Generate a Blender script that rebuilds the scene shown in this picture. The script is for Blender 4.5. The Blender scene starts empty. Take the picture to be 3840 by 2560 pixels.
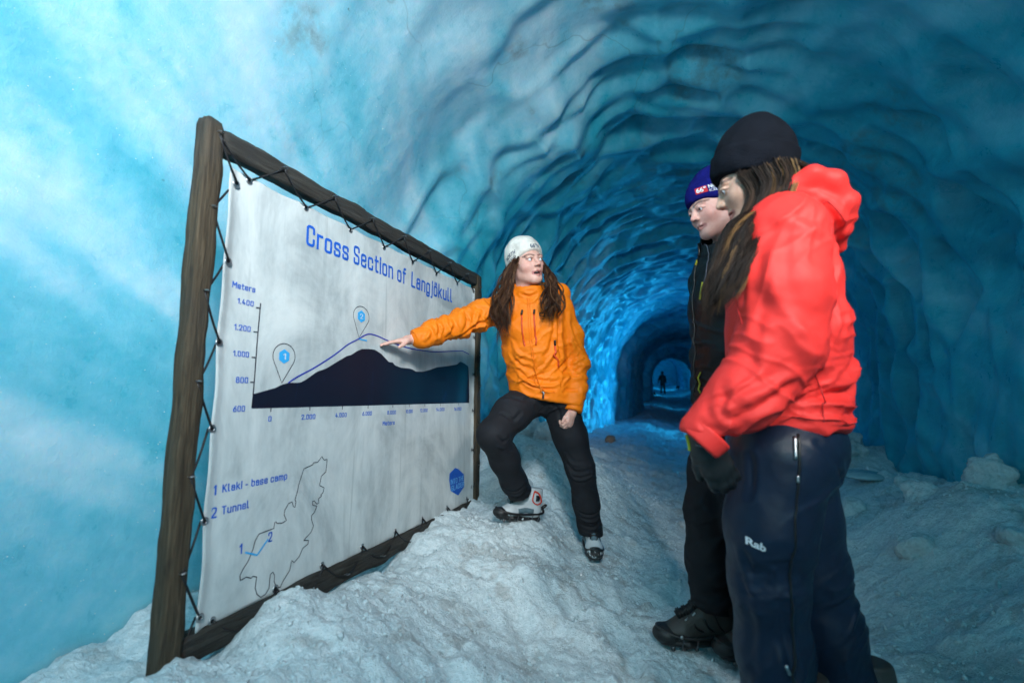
import bpy, bmesh, math, random
import numpy as np
from mathutils import Vector, Matrix
from mathutils.bvhtree import BVHTree

# ------------------------------------------------------------------ camera, world, lights, exposure
scene = bpy.context.scene
COL = scene.collection
R = math.radians

cam_d = bpy.data.cameras.new('camera')
cam = bpy.data.objects.new('camera', cam_d)
COL.objects.link(cam)
cam.location = (0, 0, 0.93)
cam.rotation_euler = (R(97.0), 0, R(21.3))
cam_d.sensor_width = 36.0
cam_d.lens = 16.0
cam_d.clip_start = 0.05
cam_d.clip_end = 200
cam_d.dof.use_dof = True
cam_d.dof.focus_distance = 2.3
cam_d.dof.aperture_fstop = 1.7
scene.camera = cam

world = bpy.data.worlds.new('World')
scene.world = world
world.use_nodes = True
wn = world.node_tree
sky = wn.nodes.new('ShaderNodeTexSky')
sky.sky_type = 'NISHITA'
sky.sun_disc = False
sky.sun_elevation = R(25)
sky.sun_rotation = R(180)
wn.links.new(sky.outputs[0], wn.nodes['Background'].inputs[0])
wn.nodes['Background'].inputs[1].default_value = 0.05

def area_light(name, loc, target, size, power, color, size_y=None, spread=180, parent=None):
    d = bpy.data.lights.new(name, 'AREA')
    d.shape = 'RECTANGLE' if size_y else 'DISK'
    d.size = size
    if size_y: d.size_y = size_y
    d.energy = power
    d.color = color
    d.spread = R(spread)
    o = bpy.data.objects.new(name, d)
    COL.objects.link(o)
    o.location = loc
    v = Vector(target) - Vector(loc)
    o.rotation_euler = v.to_track_quat('-Z', 'Y').to_euler()
    if parent is not None:
        o.parent = parent
    return o

# soft key light near the camera, with two fill lights added to brighten the scene
area_light('key_light', (0.45, -0.75, 2.30), (-1.6, 1.85, 1.95), 0.55, 40, (0.95, 0.98, 1.0), spread=94)
area_light('jacket_fill_light', (1.28, -0.10, 2.20), (0.26, 1.45, 1.25), 0.35, 4.3, (1.0, 0.95, 0.90), spread=46)  # added fill to brighten the red jacket, no lamp stands here
area_light('teal_fill_light', (0.7, -2.6, 2.3), (0.9, 3.0, 0.9), 1.6, 34, (0.02, 0.80, 1.0))  # added teal ambient fill for vault and floor, not a fixture of the tunnel

scene.view_settings.view_transform = 'Standard'
scene.view_settings.look = 'None'
scene.view_settings.gamma = 1.0
scene.view_settings.exposure = 0.0
scene.render.engine = 'CYCLES'
scene.cycles.max_bounces = 8
scene.cycles.diffuse_bounces = 4
scene.cycles.glossy_bounces = 3
scene.cycles.sample_clamp_indirect = 6.0
scene.cycles.use_adaptive_sampling = True
scene.cycles.adaptive_threshold = .03
scene.cycles.use_denoising = True

# ------------------------------------------------------------------ object helpers
def link(o, parent=None):
    COL.objects.link(o)
    if parent is not None:
        o.parent = parent
        o.matrix_parent_inverse = Matrix.Translation(-Vector(parent.location)) if parent.type == 'EMPTY' else Matrix.Identity(4)
    return o

def mesh_obj(name, V, Fc, mat, parent=None, smooth=True, col=None):
    """V (n,3) world coordinates, Fc list/array of faces; linked as ONE mesh object"""
    me = bpy.data.meshes.new(name)
    V = np.asarray(V, dtype=np.float32)
    if isinstance(Fc, np.ndarray):
        k = Fc.shape[1]
        me.vertices.add(len(V)); me.vertices.foreach_set('co', V.ravel())
        me.loops.add(Fc.size); me.loops.foreach_set('vertex_index', Fc.astype(np.int32).ravel())
        me.polygons.add(len(Fc))
        me.polygons.foreach_set('loop_start', np.arange(0, Fc.size, k, dtype=np.int32))
        me.polygons.foreach_set('loop_total', np.full(len(Fc), k, dtype=np.int32))
        me.update(calc_edges=True); me.validate()
    else:
        me.from_pydata([tuple(map(float, v)) for v in V], [], [tuple(int(i) for i in f) for f in Fc])
        me.update()
    if smooth:
        me.polygons.foreach_set('use_smooth', np.ones(len(me.polygons), dtype=bool))
    if col is not None:
        at = me.color_attributes.new('Col', 'FLOAT_COLOR', 'POINT')
        c = np.ones((len(V), 4), dtype=np.float32); c[:, :3] = col
        at.data.foreach_set('color', c.ravel())
    if mat is not None:
        me.materials.append(mat)
    o = bpy.data.objects.new(name, me)
    return link(o, parent)

def empty(name, loc, label, cat, group=None):
    o = bpy.data.objects.new(name, None)
    COL.objects.link(o); o.location = loc; o.empty_display_size = 0.1
    o['label'] = label; o['category'] = cat
    if group: o['group'] = group
    return o

def tag(o, label, cat, group=None):
    o['label'] = label; o['category'] = cat
    if group: o['group'] = group
    return o

def tube(P, r, n=6, caps=True, flat=None):
    """tube along polyline P, radius r (scalar or per point); returns V,F"""
    P = np.asarray(P, float); m = len(P)
    r = np.full(m, r) if np.isscalar(r) else np.asarray(r, float)
    T = np.gradient(P, axis=0); T /= np.linalg.norm(T, axis=1)[:, None] + 1e-12
    up = np.array([0, 0, 1.0]) if abs(T[0, 2]) < .9 else np.array([1.0, 0, 0])
    V = []
    A = np.cross(T[0], up); A /= np.linalg.norm(A)
    for i in range(m):
        A = A - T[i] * (A @ T[i]); A /= np.linalg.norm(A) + 1e-12
        B = np.cross(T[i], A)
        for k in range(n):
            a = 2 * math.pi * k / n
            V.append(P[i] + r[i] * (math.cos(a) * A + math.sin(a) * B))
    Fc = []
    for i in range(m - 1):
        for k in range(n):
            k2 = (k + 1) % n
            Fc.append((i * n + k, i * n + k2, (i + 1) * n + k2, (i + 1) * n + k))
    if caps:
        Fc.append(tuple(range(n - 1, -1, -1))); Fc.append(tuple((m - 1) * n + k for k in range(n)))
    return np.array(V), Fc

def join(parts):
    V, Fc, o = [], [], 0
    for v, f in parts:
        V.append(np.asarray(v, float)); Fc += [tuple(int(i) + o for i in q) for q in f]; o += len(v)
    return np.concatenate(V), Fc

def spline(P, n):
    """Catmull-Rom through control points, n samples"""
    P = np.asarray(P, float)
    Q = np.vstack([2 * P[0] - P[1], P, 2 * P[-1] - P[-2]])
    t = np.linspace(0, len(P) - 1 - 1e-6, n); i = t.astype(int); f = (t - i)[:, None]
    a, b, c, d = Q[i], Q[i + 1], Q[i + 2], Q[i + 3]
    return .5 * ((2 * b) + (-a + c) * f + (2 * a - 5 * b + 4 * c - d) * f ** 2 + (-a + 3 * b - 3 * c + d) * f ** 3)

def box_vf(lo, hi, bev=0.0):
    bm = bmesh.new()
    bmesh.ops.create_cube(bm, size=1)
    for v in bm.verts:
        v.co = Vector([(lo[k] + hi[k]) / 2 + v.co[k] * (hi[k] - lo[k]) for k in range(3)])
    if bev: bmesh.ops.bevel(bm, geom=list(bm.edges), offset=bev, segments=2, affect='EDGES', profile=.6)
    bm.verts.index_update()
    V = np.array([v.co[:] for v in bm.verts]); Fc = [tuple(v.index for v in f.verts) for f in bm.faces]
    bm.free(); return V, Fc

# ------------------------------------------------------------------ numpy noise
def _hash(ix, iy, iz, seed):
    h = (ix * 374761393 + iy * 668265263 + iz * 2147483647 + seed * 974634521) & 0xFFFFFFFF
    h = ((h ^ (h >> 13)) * 1274126177) & 0xFFFFFFFF
    h = ((h ^ (h >> 16)) * 2246822519) & 0xFFFFFFFF
    return ((h ^ (h >> 15)) & 0xFFFFFF) / float(0xFFFFFF)

def vnoise(x, y, z=0.0, seed=0):
    """smooth value noise in -1..1"""
    x, y, z = np.broadcast_arrays(np.asarray(x, float), np.asarray(y, float), np.asarray(z, float))
    fx, fy, fz = np.floor(x), np.floor(y), np.floor(z)
    ix, iy, iz = fx.astype(np.int64), fy.astype(np.int64), fz.astype(np.int64)
    u, v, w = x - fx, y - fy, z - fz
    u = u * u * u * (u * (u * 6 - 15) + 10); v = v * v * v * (v * (v * 6 - 15) + 10); w = w * w * w * (w * (w * 6 - 15) + 10)
    def c(a, b, d): return _hash(ix + a, iy + b, iz + d, seed)
    r = 0
    for d in (0, 1):
        wz = w if d else 1 - w
        r = r + wz * ((c(0, 0, d) * (1 - u) + c(1, 0, d) * u) * (1 - v) + (c(0, 1, d) * (1 - u) + c(1, 1, d) * u) * v)
    return r * 2 - 1

def fbm(x, y, z=0.0, oct=4, seed=0, gain=.5, lac=2.03):
    a, s, r = 1.0, 1.0, 0
    for k in range(oct):
        r = r + a * vnoise(x * s, y * s, z * s, seed + 17 * k); a *= gain; s *= lac
    return r

def smooth(a, b, x):
    t = np.clip((x - a) / (b - a), 0, 1); return t * t * (3 - 2 * t)

# ------------------------------------------------------------------ material helper
class NT:
    def __init__(self, name):
        self.m = bpy.data.materials.new(name); self.m.use_nodes = True
        self.t = self.m.node_tree; self.n = self.t.nodes; self.p = self.n['Principled BSDF']
        self.co = None
    def node(self, typ, **kw):
        nd = self.n.new(typ)
        for k, v in kw.items():
            if k.startswith('i_'):
                key = k[2:]; nd.inputs[int(key) if key.isdigit() else key.replace('_', ' ')].default_value = v
            else: setattr(nd, k, v)
        return nd
    def link(self, a, b): self.t.links.new(a, b)
    def coords(self, scale=(1, 1, 1), rot=(0, 0, 0)):
        if self.co is None: self.co = self.node('ShaderNodeTexCoord')
        mp = self.node('ShaderNodeMapping'); mp.inputs['Scale'].default_value = scale; mp.inputs['Rotation'].default_value = rot
        self.link(self.co.outputs['Object'], mp.inputs[0]); return mp.outputs[0]
    def noise(self, scale, detail=4, rough=.55, vec=None, dist=0.0):
        nd = self.node('ShaderNodeTexNoise'); nd.inputs['Scale'].default_value = scale; nd.inputs['Detail'].default_value = detail
        nd.inputs['Roughness'].default_value = rough; nd.inputs['Distortion'].default_value = dist
        self.link(vec if vec is not None else self.coords(), nd.inputs['Vector']); return nd.outputs['Fac']
    def ramp(self, fac, stops, interp='LINEAR'):
        nd = self.node('ShaderNodeValToRGB'); cr = nd.color_ramp; cr.interpolation = interp
        while len(cr.elements) < len(stops): cr.elements.new(.5)
        for e, (p, c) in zip(cr.elements, stops):
            e.position = p; e.color = (c, c, c, 1) if np.isscalar(c) else (*c, 1)
        self.link(fac, nd.inputs[0]); return nd.outputs[0]
    def mix(self, fac, a, b, blend='MIX'):
        nd = self.node('ShaderNodeMix', data_type='RGBA', blend_type=blend)
        for v, s in ((fac, nd.inputs[0]), (a, nd.inputs[6]), (b, nd.inputs[7])):
            if isinstance(v, bpy.types.NodeSocket): self.link(v, s)
            else: s.default_value = (*v, 1) if isinstance(v, tuple) else v
        return nd.outputs[2]
    def math(self, op, a, b=0.0):
        nd = self.node('ShaderNodeMath', operation=op)
        for v, s in ((a, nd.inputs[0]), (b, nd.inputs[1])):
            if isinstance(v, bpy.types.NodeSocket): self.link(v, s)
            else: s.default_value = v
        return nd.outputs[0]
    def bump(self, h, strength=.3, dist=.01, prev=None):
        nd = self.node('ShaderNodeBump'); nd.inputs['Strength'].default_value = strength; nd.inputs['Distance'].default_value = dist
        self.link(h, nd.inputs['Height'])
        if prev is not None: self.link(prev, nd.inputs['Normal'])
        self.link(nd.outputs[0], self.p.inputs['Normal']); return nd.outputs[0]
    def set(self, **kw):
        for k, v in kw.items():
            s = self.p.inputs[k.replace('_', ' ')]
            if isinstance(v, bpy.types.NodeSocket): self.link(v, s)
            else: s.default_value = (*v, 1) if isinstance(v, tuple) and len(v) == 3 else v
        return self

def plain(name, color, rough=.6, metal=0.0, spec=.5, var=.15, scale=30, bump=0.0, bscale=200, bdist=.002):
    """a plain surface with slight colour variation and fine relief"""
    t = NT(name)
    f = t.noise(scale, 3)
    lo = tuple(c * (1 - var) for c in color); hi = tuple(min(1, c * (1 + var)) for c in color)
    t.set(Base_Color=t.ramp(f, [(.3, lo), (.7, hi)]), Roughness=rough, Metallic=metal, Specular_IOR_Level=spec)
    if bump: t.bump(t.noise(bscale, 3), bump, bdist)
    return t.m
# ------------------------------------------------------------------ setting: ice tunnel and snow floor
def axis_x(y): return np.where(y > 0, -.0011 * y * y, 0.0)
def axis_z(y): return np.where(y > 0, .0008 * y * y, 0.0)

def mat_ice():
    t = NT('glacier_ice')
    at = t.node('ShaderNodeVertexColor', layer_name='Col')
    sp = t.node('ShaderNodeSeparateColor'); t.link(at.outputs[0], sp.inputs[0])
    fine = t.noise(9, 5, .68)
    m = t.math('ADD', sp.outputs[0], t.math('MULTIPLY', t.math('SUBTRACT', fine, .5), .38))
    base = t.ramp(m, [(.10, (.010, .29, .42)), (.38, (.04, .46, .60)), (.62, (.22, .62, .76)), (.95, (.64, .82, .91))])
    vo = t.node('ShaderNodeTexVoronoi', feature='DISTANCE_TO_EDGE'); vo.inputs['Scale'].default_value = .8
    wv = t.node('ShaderNodeVectorMath', operation='ADD')
    nz = t.node('ShaderNodeTexNoise'); nz.inputs['Scale'].default_value = 2.5; nz.inputs['Detail'].default_value = 3
    t.link(t.coords(), nz.inputs['Vector'])
    sc = t.node('ShaderNodeVectorMath', operation='SCALE'); sc.inputs['Scale'].default_value = .55
    t.link(nz.outputs['Color'], sc.inputs[0]); t.link(t.coords((1, .8, 1.0)), wv.inputs[0]); t.link(sc.outputs[0], wv.inputs[1])
    t.link(wv.outputs[0], vo.inputs['Vector'])
    sm = t.math('MULTIPLY', t.ramp(vo.outputs['Distance'], [(.0, 1.0), (.003, .5), (.008, 0.0)]), sp.outputs[1])
    dirt = t.math('MAXIMUM', sm, t.math('MULTIPLY', sp.outputs[2], t.ramp(fine, [(.42, 0.0), (.62, 1.0)])))
    dirt = t.math('MAXIMUM', dirt, t.ramp(t.noise(16, 3, .6), [(.735, 0.0), (.77, .55)]))
    t.set(Base_Color=t.mix(dirt, base, (.06, .10, .11)), Specular_IOR_Level=.45, Subsurface_Weight=.75, Subsurface_Scale=.16)
    t.p.inputs['Subsurface Radius'].default_value = (.35, .8, 1.0)
    t.set(Roughness=t.ramp(fine, [(.35, .26), (.65, .50)]))
    b1 = t.bump(t.noise(11, 2, .6), .25, .03)
    t.bump(t.noise(110, 3, .7), .45, .006, b1)
    return t.m

def mat_snow():
    t = NT('packed_snow')
    at = t.node('ShaderNodeVertexColor', layer_name='Col')
    n1 = t.noise(55, 4, .7)
    dk = t.ramp(n1, [(.30, (.56, .66, .69)), (.60, (.79, .87, .90))])
    c = t.mix(1.0, at.outputs[0], dk, 'MULTIPLY')
    t.set(Base_Color=c, Roughness=t.ramp(t.noise(420, 0, .5), [(.5, .5), (.68, .12)]), Specular_IOR_Level=.5)
    b1 = t.bump(n1, .8, .016)
    t.bump(t.noise(300, 1, .7), .8, .004, b1)
    return t.m
M_ICE = mat_ice(); M_SNOW = mat_snow()

HW, ZS, ZF = 1.66, 1.42, -.45            # half width, spring height, foot depth of the section
def section(s):
    """s in 0..1 round the horseshoe, left foot to right foot -> x,z and inward-out normal"""
    lw = ZS - ZF; la = math.pi * HW; L = 2 * lw + la
    d = s * L
    a = np.clip((d - lw) / HW, 0, math.pi)
    x = np.where(d < lw, -HW, np.where(d > lw + la, HW, -HW * np.cos(a)))
    z = np.where(d < lw, ZF + d, np.where(d > lw + la, ZS - (d - lw - la), ZS + HW * np.sin(a)))
    nx = np.where(d < lw, -1, np.where(d > lw + la, 1, -np.cos(a))); nz = np.where((d < lw) | (d > lw + la), 0, np.sin(a))
    return x, z, nx, nz, d

def tunnel_offset(y, d, s):
    """radial offset of the carved scalloped ice, outward positive"""
    w = .60 * vnoise(d * .7, y * .35, 3.1, 5) + .26 * vnoise(d * 2.2, y * .8, 1.0, 6) + .08 * vnoise(d * 6.2, y * 1.6, 1.0, 7)
    ph = y / .40 + w + .15 * vnoise(y * .7, 0, 0, 9)
    k = np.floor(ph); f = ph - k
    amp = .62 + .40 * vnoise(d * .9, k * 7.3, 0, 21) + .42 * vnoise(d * 2.3, k * 5.1, 0, 22)
    lobe = np.abs(np.sin(math.pi * (d / (.62 + .2 * vnoise(k * 3.7, 0, 0, 25)) + 7.7 * vnoise(k * 11.3, 0, 0, 23) + .25 * vnoise(d * 1.5, y * 1.5, 0, 24))))
    amp = np.clip(amp, .12, 1.5) * (.30 + .95 * lobe ** .8) * (1 + .45 * vnoise(y * .8, d * .4, 0, 26))
    # cupped scallops: cells of a jittered grid, ridges between them
    gu, gv = d / .66, y / .43 + .5 * w
    iu, iv = np.floor(gu), np.floor(gv); F1 = np.full(np.shape(gu), 9.0); F2 = F1.copy(); cy_ = np.zeros_like(F1); cr_ = np.zeros_like(F1)
    for a in (-1, 0, 1):
        for b in (-1, 0, 1):
            ju, jv = iu + a, iv + b; I, J = ju.astype(np.int64), jv.astype(np.int64)
            px = ju + .5 + .36 * (2 * _hash(I, J, I * 0, 301) - 1) + .5 * (J % 2) - .25; py = jv + .5 + .30 * (2 * _hash(I, J, I * 0, 302) - 1)
            dd = np.sqrt((gu - px) ** 2 + (gv - py) ** 2); n1 = dd < F1
            F2 = np.where(n1, F1, np.minimum(F2, dd)); cy_ = np.where(n1, gv - py, cy_); cr_ = np.where(n1, _hash(I, J, I * 0, 303), cr_); F1 = np.where(n1, dd, F1)
    cup = smooth(0, .42, F2 - F1) * (.45 + .9 * cr_) * (1 - .75 * np.clip(cy_, -.6, .6))
    saw = smooth(0, .40, f) * (1 - smooth(.28, 1.02, f)) * 1.35
    # the chamber wall by the camera is smooth, the rings start beyond it
    left = smooth(.62, .30, s)
    near = smooth(3.1, 2.3, y - .55 * np.clip(d - 2.0, 0, 2.2) * 0)
    ring = 1 - .93 * left * near
    ring = ring * (1 - .55 * smooth(.70, .95, s) * smooth(6, 2, y))
    low = smooth(0.2, .9, np.minimum(d, 2 * (ZS - ZF) + math.pi * HW - d) - .2)
    o = (.058 * amp * saw + .050 * cup) * ring * (.25 + .75 * low)
    # vertical scoops running up the walls, and broad lumps
    o = o + .055 * vnoise(d * .75, y * 1.1, 0, 31) * (.5 + .5 * ring) + .030 * vnoise(d * 2.4, y * 3.2, 0, 32) * (.15 + .85 * ring) + .012 * vnoise(d * 4.1, y * 5.0, 0, 35) * ring
    o = o + .10 * vnoise(d * .3, y * .33, 0, 33)
    o = o + .009 * vnoise(d * 6.0, y * 8.0, 0, 34) * ring
    o = o + .075 * vnoise(d * 1.7 + 3, y * 1.5, 0, 38) * smooth(1.6, 2.6, d) * smooth(6.0, 4.6, d) * smooth(1.6, 2.6, y) * smooth(7.5, 5.0, y)
    # runnels where melt water sheets down the foot of the walls
    wet = smooth(4.5, 7.0, y) * smooth(14.5, 12.0, y) * smooth(2.4, 1.2, np.minimum(d, 2 * (ZS - ZF) + math.pi * HW - d))
    o = o + wet * (.020 * vnoise(d * 1.8, y * 7.0, 0, 36) + .016 * vnoise(d * 5.0, y * 13.0, 0, 37))
    # bore narrowed between the lit bays, shaped to leave dark rings there
    o = o - .22 * (smooth(12.9, 13.5, y) * smooth(20.6, 20.0, y) + 2.0 * smooth(26.0, 26.8, y) * smooth(33.2, 32.4, y) + smooth(40.5, 41.0, y) * smooth(43.2, 42.8, y))
    # edge of the chamber: the left wall steps in where the bored tunnel begins
    o = o + .16 * smooth(3.35, 2.55, y + .25 * vnoise(d * 1.2, 0, 0, 41)) * smooth(.60, .36, s) * smooth(-3, 1.0, y)
    return o

def build_tunnel():
    ys = [-5.0]
    while ys[-1] < 56.0:
        y = ys[-1]
        ys.append(y + (.07 if y < .2 else .021 if y < 7.5 else .021 + (y - 7.5) * .0042))
    ys = np.array(ys); ns = 400
    s = np.linspace(0, 1, ns)
    Y, S = np.meshgrid(ys, s, indexing='ij')
    x, z, nx, nz, d = section(S)
    o = tunnel_offset(Y, d, S)
    X = x + nx * o + axis_x(Y); Z = z + nz * o + axis_z(Y)
    V = np.stack([X, Y, Z], -1).reshape(-1, 3)
    i = np.arange(len(ys) - 1)[:, None] * ns + np.arange(ns - 1)[None]
    i = i.ravel()
    Fc = np.stack([i, i + 1, i + ns + 1, i + ns], -1)
    # frosted and clear ice, dirt seams; the frost field also carries painted light
    q = (d * .8 + Y * .45, Y * .55 - d * .35)
    fr = .46 + .12 * fbm(q[0] * 1.1, q[1] * .7, 0, 4, 91) + .13 * fbm(q[0] * 3.2, q[1] * .8, 0, 3, 92) + .09 * fbm(q[0] * 8.5, q[1] * 2.4, 0, 4, 98, .6)
    fr = fr + .32 * smooth(.58, .36, S) * smooth(3.6, 2.4, Y) * (.15 + .85 * smooth(1.2, 2.8, d)) - .10 * smooth(.55, .8, S)  # lit left wall painted paler on top of its frost, right side deeper
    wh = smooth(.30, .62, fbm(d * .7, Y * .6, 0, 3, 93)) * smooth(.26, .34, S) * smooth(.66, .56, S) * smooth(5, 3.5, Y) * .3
    du = smooth(.25, .85, fbm(d * 2.4, Y * 1.9, 0, 4, 94, .62)) * smooth(.0, .45, fbm(d * .7, Y * .6, 0, 3, 93)) * .5 * smooth(.2, .3, S) * smooth(.8, .7, S)
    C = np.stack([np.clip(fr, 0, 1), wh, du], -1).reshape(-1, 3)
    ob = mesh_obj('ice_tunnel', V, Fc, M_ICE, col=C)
    ob['kind'] = 'structure'
    return ob
tunnel = build_tunnel()
def build_face():
    u, v = np.meshgrid(np.linspace(-2.6, 2.6, 60), np.linspace(-1.2, 4.2, 60), indexing='ij')
    y = 53.0 + .25 * fbm(u * .8, v * .8, 0, 4, 88)
    V = np.stack([u + float(axis_x(np.array(53.0))), y, v + float(axis_z(np.array(53.0)))], -1).reshape(-1, 3)
    i = (np.arange(59)[:, None] * 60 + np.arange(59)[None]).ravel()
    C = np.full((3600, 3), .5); C[:, 1:] = 0
    o = mesh_obj('ice_end_wall', V, np.stack([i, i + 60, i + 61, i + 1], -1), M_ICE, col=C); o['kind'] = 'structure'
build_face()

CRY = np.array([-5, .3, .77, .844, .981, 1.055, 1.137, 1.245, 1.481, 1.737, 1.899, 1.966, 2.117, 2.485, 2.8, 3.2, 3.6, 4.0, 4.6, 5.5, 8, 60])
CRZ = np.array([.09, .12, .205, .225, .245, .300, .340, .320, .270, .20, .235, .270, .275, .27, .31, .50, .55, .46, .30, .20, .16, .15])
RBY = np.array([-5, 1.5, 2.6, 3.05, 3.26, 3.41, 3.55, 4.07, 4.7, 5.0, 5.3, 6.1, 7.5, 60])
RBZ = np.array([.30, .34, .44, .48, .50, .36, .29, .28, .27, .36, .43, .36, .22, .16])
def ground(x, y, fine=True):
    x = np.asarray(x, float); y = np.asarray(y, float)
    crest = np.interp(y, CRY, CRZ); rb = np.interp(y, RBY, RBZ)
    xl = x - axis_x(y)
    wob = .10 * vnoise(y * 1.3, 2.0, 0, 51)
    inn = -.30 + .26 * smooth(1.6, 2.4, y)
    fl = np.clip((inn - xl - wob) / (1.10 + inn), 0, 1); fl = fl * fl * (3 - 2 * fl)
    fr = smooth(.55, 1.42, xl + .1 * vnoise(y * 1.6, 5.0, 0, 52))
    fl = fl ** 1.15 * (1 - .38 * smooth(-1.22, -1.5, xl) * smooth(2.8, 2.4, y))
    h = crest * fl + rb * fr
    h = h + .045 * fbm(xl * 1.7, y * 1.7, 0, 3, 61) * (.45 + .8 * fl + .9 * fr)
    # trampled path: hollows left by boots
    h = h + .018 * fbm(xl * 5, y * 5, 0, 3, 64) - .03 * smooth(.1, .6, vnoise(xl * 3.2, y * 2.6, 0, 66)) * (1 - fl) * (1 - fr)
    for fx, fy, fa in PRINTS:      # boot prints trodden into the path
        ca, sa = math.cos(fa), math.sin(fa); u = (xl - fx) * ca + (y - fy) * sa; v = -(xl - fx) * sa + (y - fy) * ca
        r1 = ((u - .06) / .085) ** 2 + (v / .048) ** 2; r2 = ((u + .09) / .050) ** 2 + (v / .040) ** 2
        h = h - .020 * np.exp(-r1 ** 2) - .022 * np.exp(-r2 ** 2) + .007 * np.exp(-(np.sqrt(np.minimum(r1, r2)) - 1.55) ** 2 / .09)
    h = h + axis_z(y)
    if fine:
        n1 = vnoise(xl * 14, y * 14, 0, 71); n2 = vnoise(xl * 33, y * 33, 0, 72); n3 = vnoise(xl * 75, y * 75, 0, 73)
        h = h + .014 * np.abs(n1) * (.6 + fl + fr) + .010 * np.abs(n2) + .0055 * n3
    return h
_pr = random.Random(11)
PRINTS = [(_pr.uniform(-.32, .75), .85 + k * .19 + _pr.uniform(-.06, .06), math.pi / 2 + _pr.uniform(-.6, .6) + (math.pi if k % 3 == 0 else 0)) for k in range(26)] + [(-.62, 1.75, 2.2), (-.45, 2.05, 1.2), (-.75, 1.35, 2.6), (-.35, 2.75, 1.7)]
FLAT = []     # (x, y, z, radius): where a boot has pressed the snow level
def gz(x, y): return float(ground(np.array([x]), np.array([y]), False)[0])

def build_floor():
    ys = [-5.0]
    while ys[-1] < 56:
        y = ys[-1]
        ys.append(y + (.08 if y < .3 else .0115 if y < 3.4 else .0115 + (y - 3.4) * .0062))
    ys = np.array(ys); xs = np.linspace(-2.0, 2.0, 330)
    Y, X = np.meshgrid(ys, xs, indexing='ij')
    Xw = X + axis_x(Y)
    Z = ground(Xw, Y)
    for (fx, fy, fz, fr) in FLAT:
        d = np.hypot(Xw - fx, Y - fy); k = smooth(fr * 1.6, fr * .7, d)
        Z = Z * (1 - k) + (np.minimum(Z, fz)) * k
    V = np.stack([Xw, Y, Z], -1).reshape(-1, 3); n = len(xs)
    i = (np.arange(len(ys) - 1)[:, None] * n + np.arange(n - 1)[None]).ravel()
    dirt = smooth(.05, .75, fbm(X * 1.3, Y * 1.3, 0, 4, 95)) * smooth(-.25, .5, fbm(X * 6, Y * 6, 0, 4, 96))
    dirt = np.maximum(dirt * (.35 + .65 * smooth(-.6, .2, X)), .9 * smooth(.55, .85, fbm(X * 9, Y * 9, 0, 5, 97, .65)))
    dirt = (.5 * dirt)[..., None]
    C = ((1 - dirt) + dirt * np.array([.50, .43, .39])).reshape(-1, 3)
    ob = mesh_obj('snow_floor', V, np.stack([i, i + 1, i + n + 1, i + n], -1), M_SNOW, col=C)
    ob['kind'] = 'structure'
    return ob
# ------------------------------------------------------------------ notice banner laced into a timber frame
BX = -1.305
def mat_wood(name, tint):
    t = NT(name)
    g = t.noise(7, 6, .65, t.coords((15, 15, .7)), .8)
    g2 = t.noise(3, 4, .6)
    c = t.ramp(g, [(.30, tuple(a * .35 for a in tint)), (.52, tint), (.72, tuple(a * 1.9 for a in tint))])
    c = t.mix(t.ramp(g2, [(.45, 0.0), (.68, .75)]), c, (.035, .034, .033))
    kn = t.ramp(t.noise(5.5, 2, .4, t.coords((1, 1, .7))), [(.70, 0.0), (.74, 1.0)])
    c = t.mix(kn, c, (.012, .010, .009))
    t.set(Base_Color=c, Roughness=.75, Specular_IOR_Level=.3)
    t.bump(g, 1.0, .006)
    return t.m
def mat_wood_y(name, tint):
    t = NT(name)
    g = t.noise(7, 6, .65, t.coords((15, .7, 15)), .8)
    g2 = t.noise(3, 4, .6)
    c = t.ramp(g, [(.30, tuple(a * .35 for a in tint)), (.52, tint), (.72, tuple(a * 1.8 for a in tint))])
    c = t.mix(t.ramp(g2, [(.45, 0.0), (.68, .75)]), c, (.03, .03, .03))
    t.set(Base_Color=c, Roughness=.75, Specular_IOR_Level=.3)
    t.bump(g, 1.0, .006)
    return t.m
M_POST = mat_wood('weathered_post_timber', (.072, .053, .033))
M_BEAM = mat_wood_y('weathered_beam_timber', (.040, .037, .032))
M_CORD = plain('black_bungee_cord', (.008, .008, .010), .55, bump=.3, bscale=600)
M_STEEL = plain('galvanised_steel', (.42, .43, .44), .38, metal=1.0, var=.25, scale=60)

def mat_vinyl():
    t = NT('stained_white_vinyl')
    a = t.noise(3.2, 6, .68, t.coords((1, 1, .7)), .8)
    b = t.noise(9, 5, .7, t.coords((1, 1, .22)))
    m = t.math('ADD', t.math('MULTIPLY', a, .65), t.math('MULTIPLY', b, .35))
    c = t.ramp(m, [(.36, (.36, .40, .41)), (.50, (.57, .61, .61)), (.64, (.74, .77, .76))])
    run = t.ramp(t.noise(26, 3, .6, t.coords((1, 1, .035))), [(.64, 0.0), (.72, 1.0)])
    c = t.mix(t.math('MULTIPLY', run, .35), c, (.30, .34, .34))
    t.set(Base_Color=c, Roughness=.48, Specular_IOR_Level=.35)
    t.bump(t.noise(14, 5, .6), .25, .006)
    return t.m
M_VINYL = mat_vinyl()
M_INKB = plain('blue_print', (.010, .115, .58), .5, var=.12)
M_INKD = NT('dark_navy_print')
M_INKD.set(Base_Color=M_INKD.ramp(M_INKD.noise(6, 6, .75, M_INKD.coords((1, 1, .35)), .8), [(.60, (.0035, .008, .022)), (.72, (.004, .03, .10))]), Roughness=.45)
M_INKD = M_INKD.m
M_INKN = plain('navy_outline_print', (.006, .010, .030), .5)
M_INKM = plain('royal_blue_line_print', (.010, .035, .42), .5)
M_INKC = plain('sky_blue_print', (.04, .44, .88), .5, var=.06)
M_INKW = plain('white_print', (.72, .78, .80), .5, var=.05)

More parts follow.
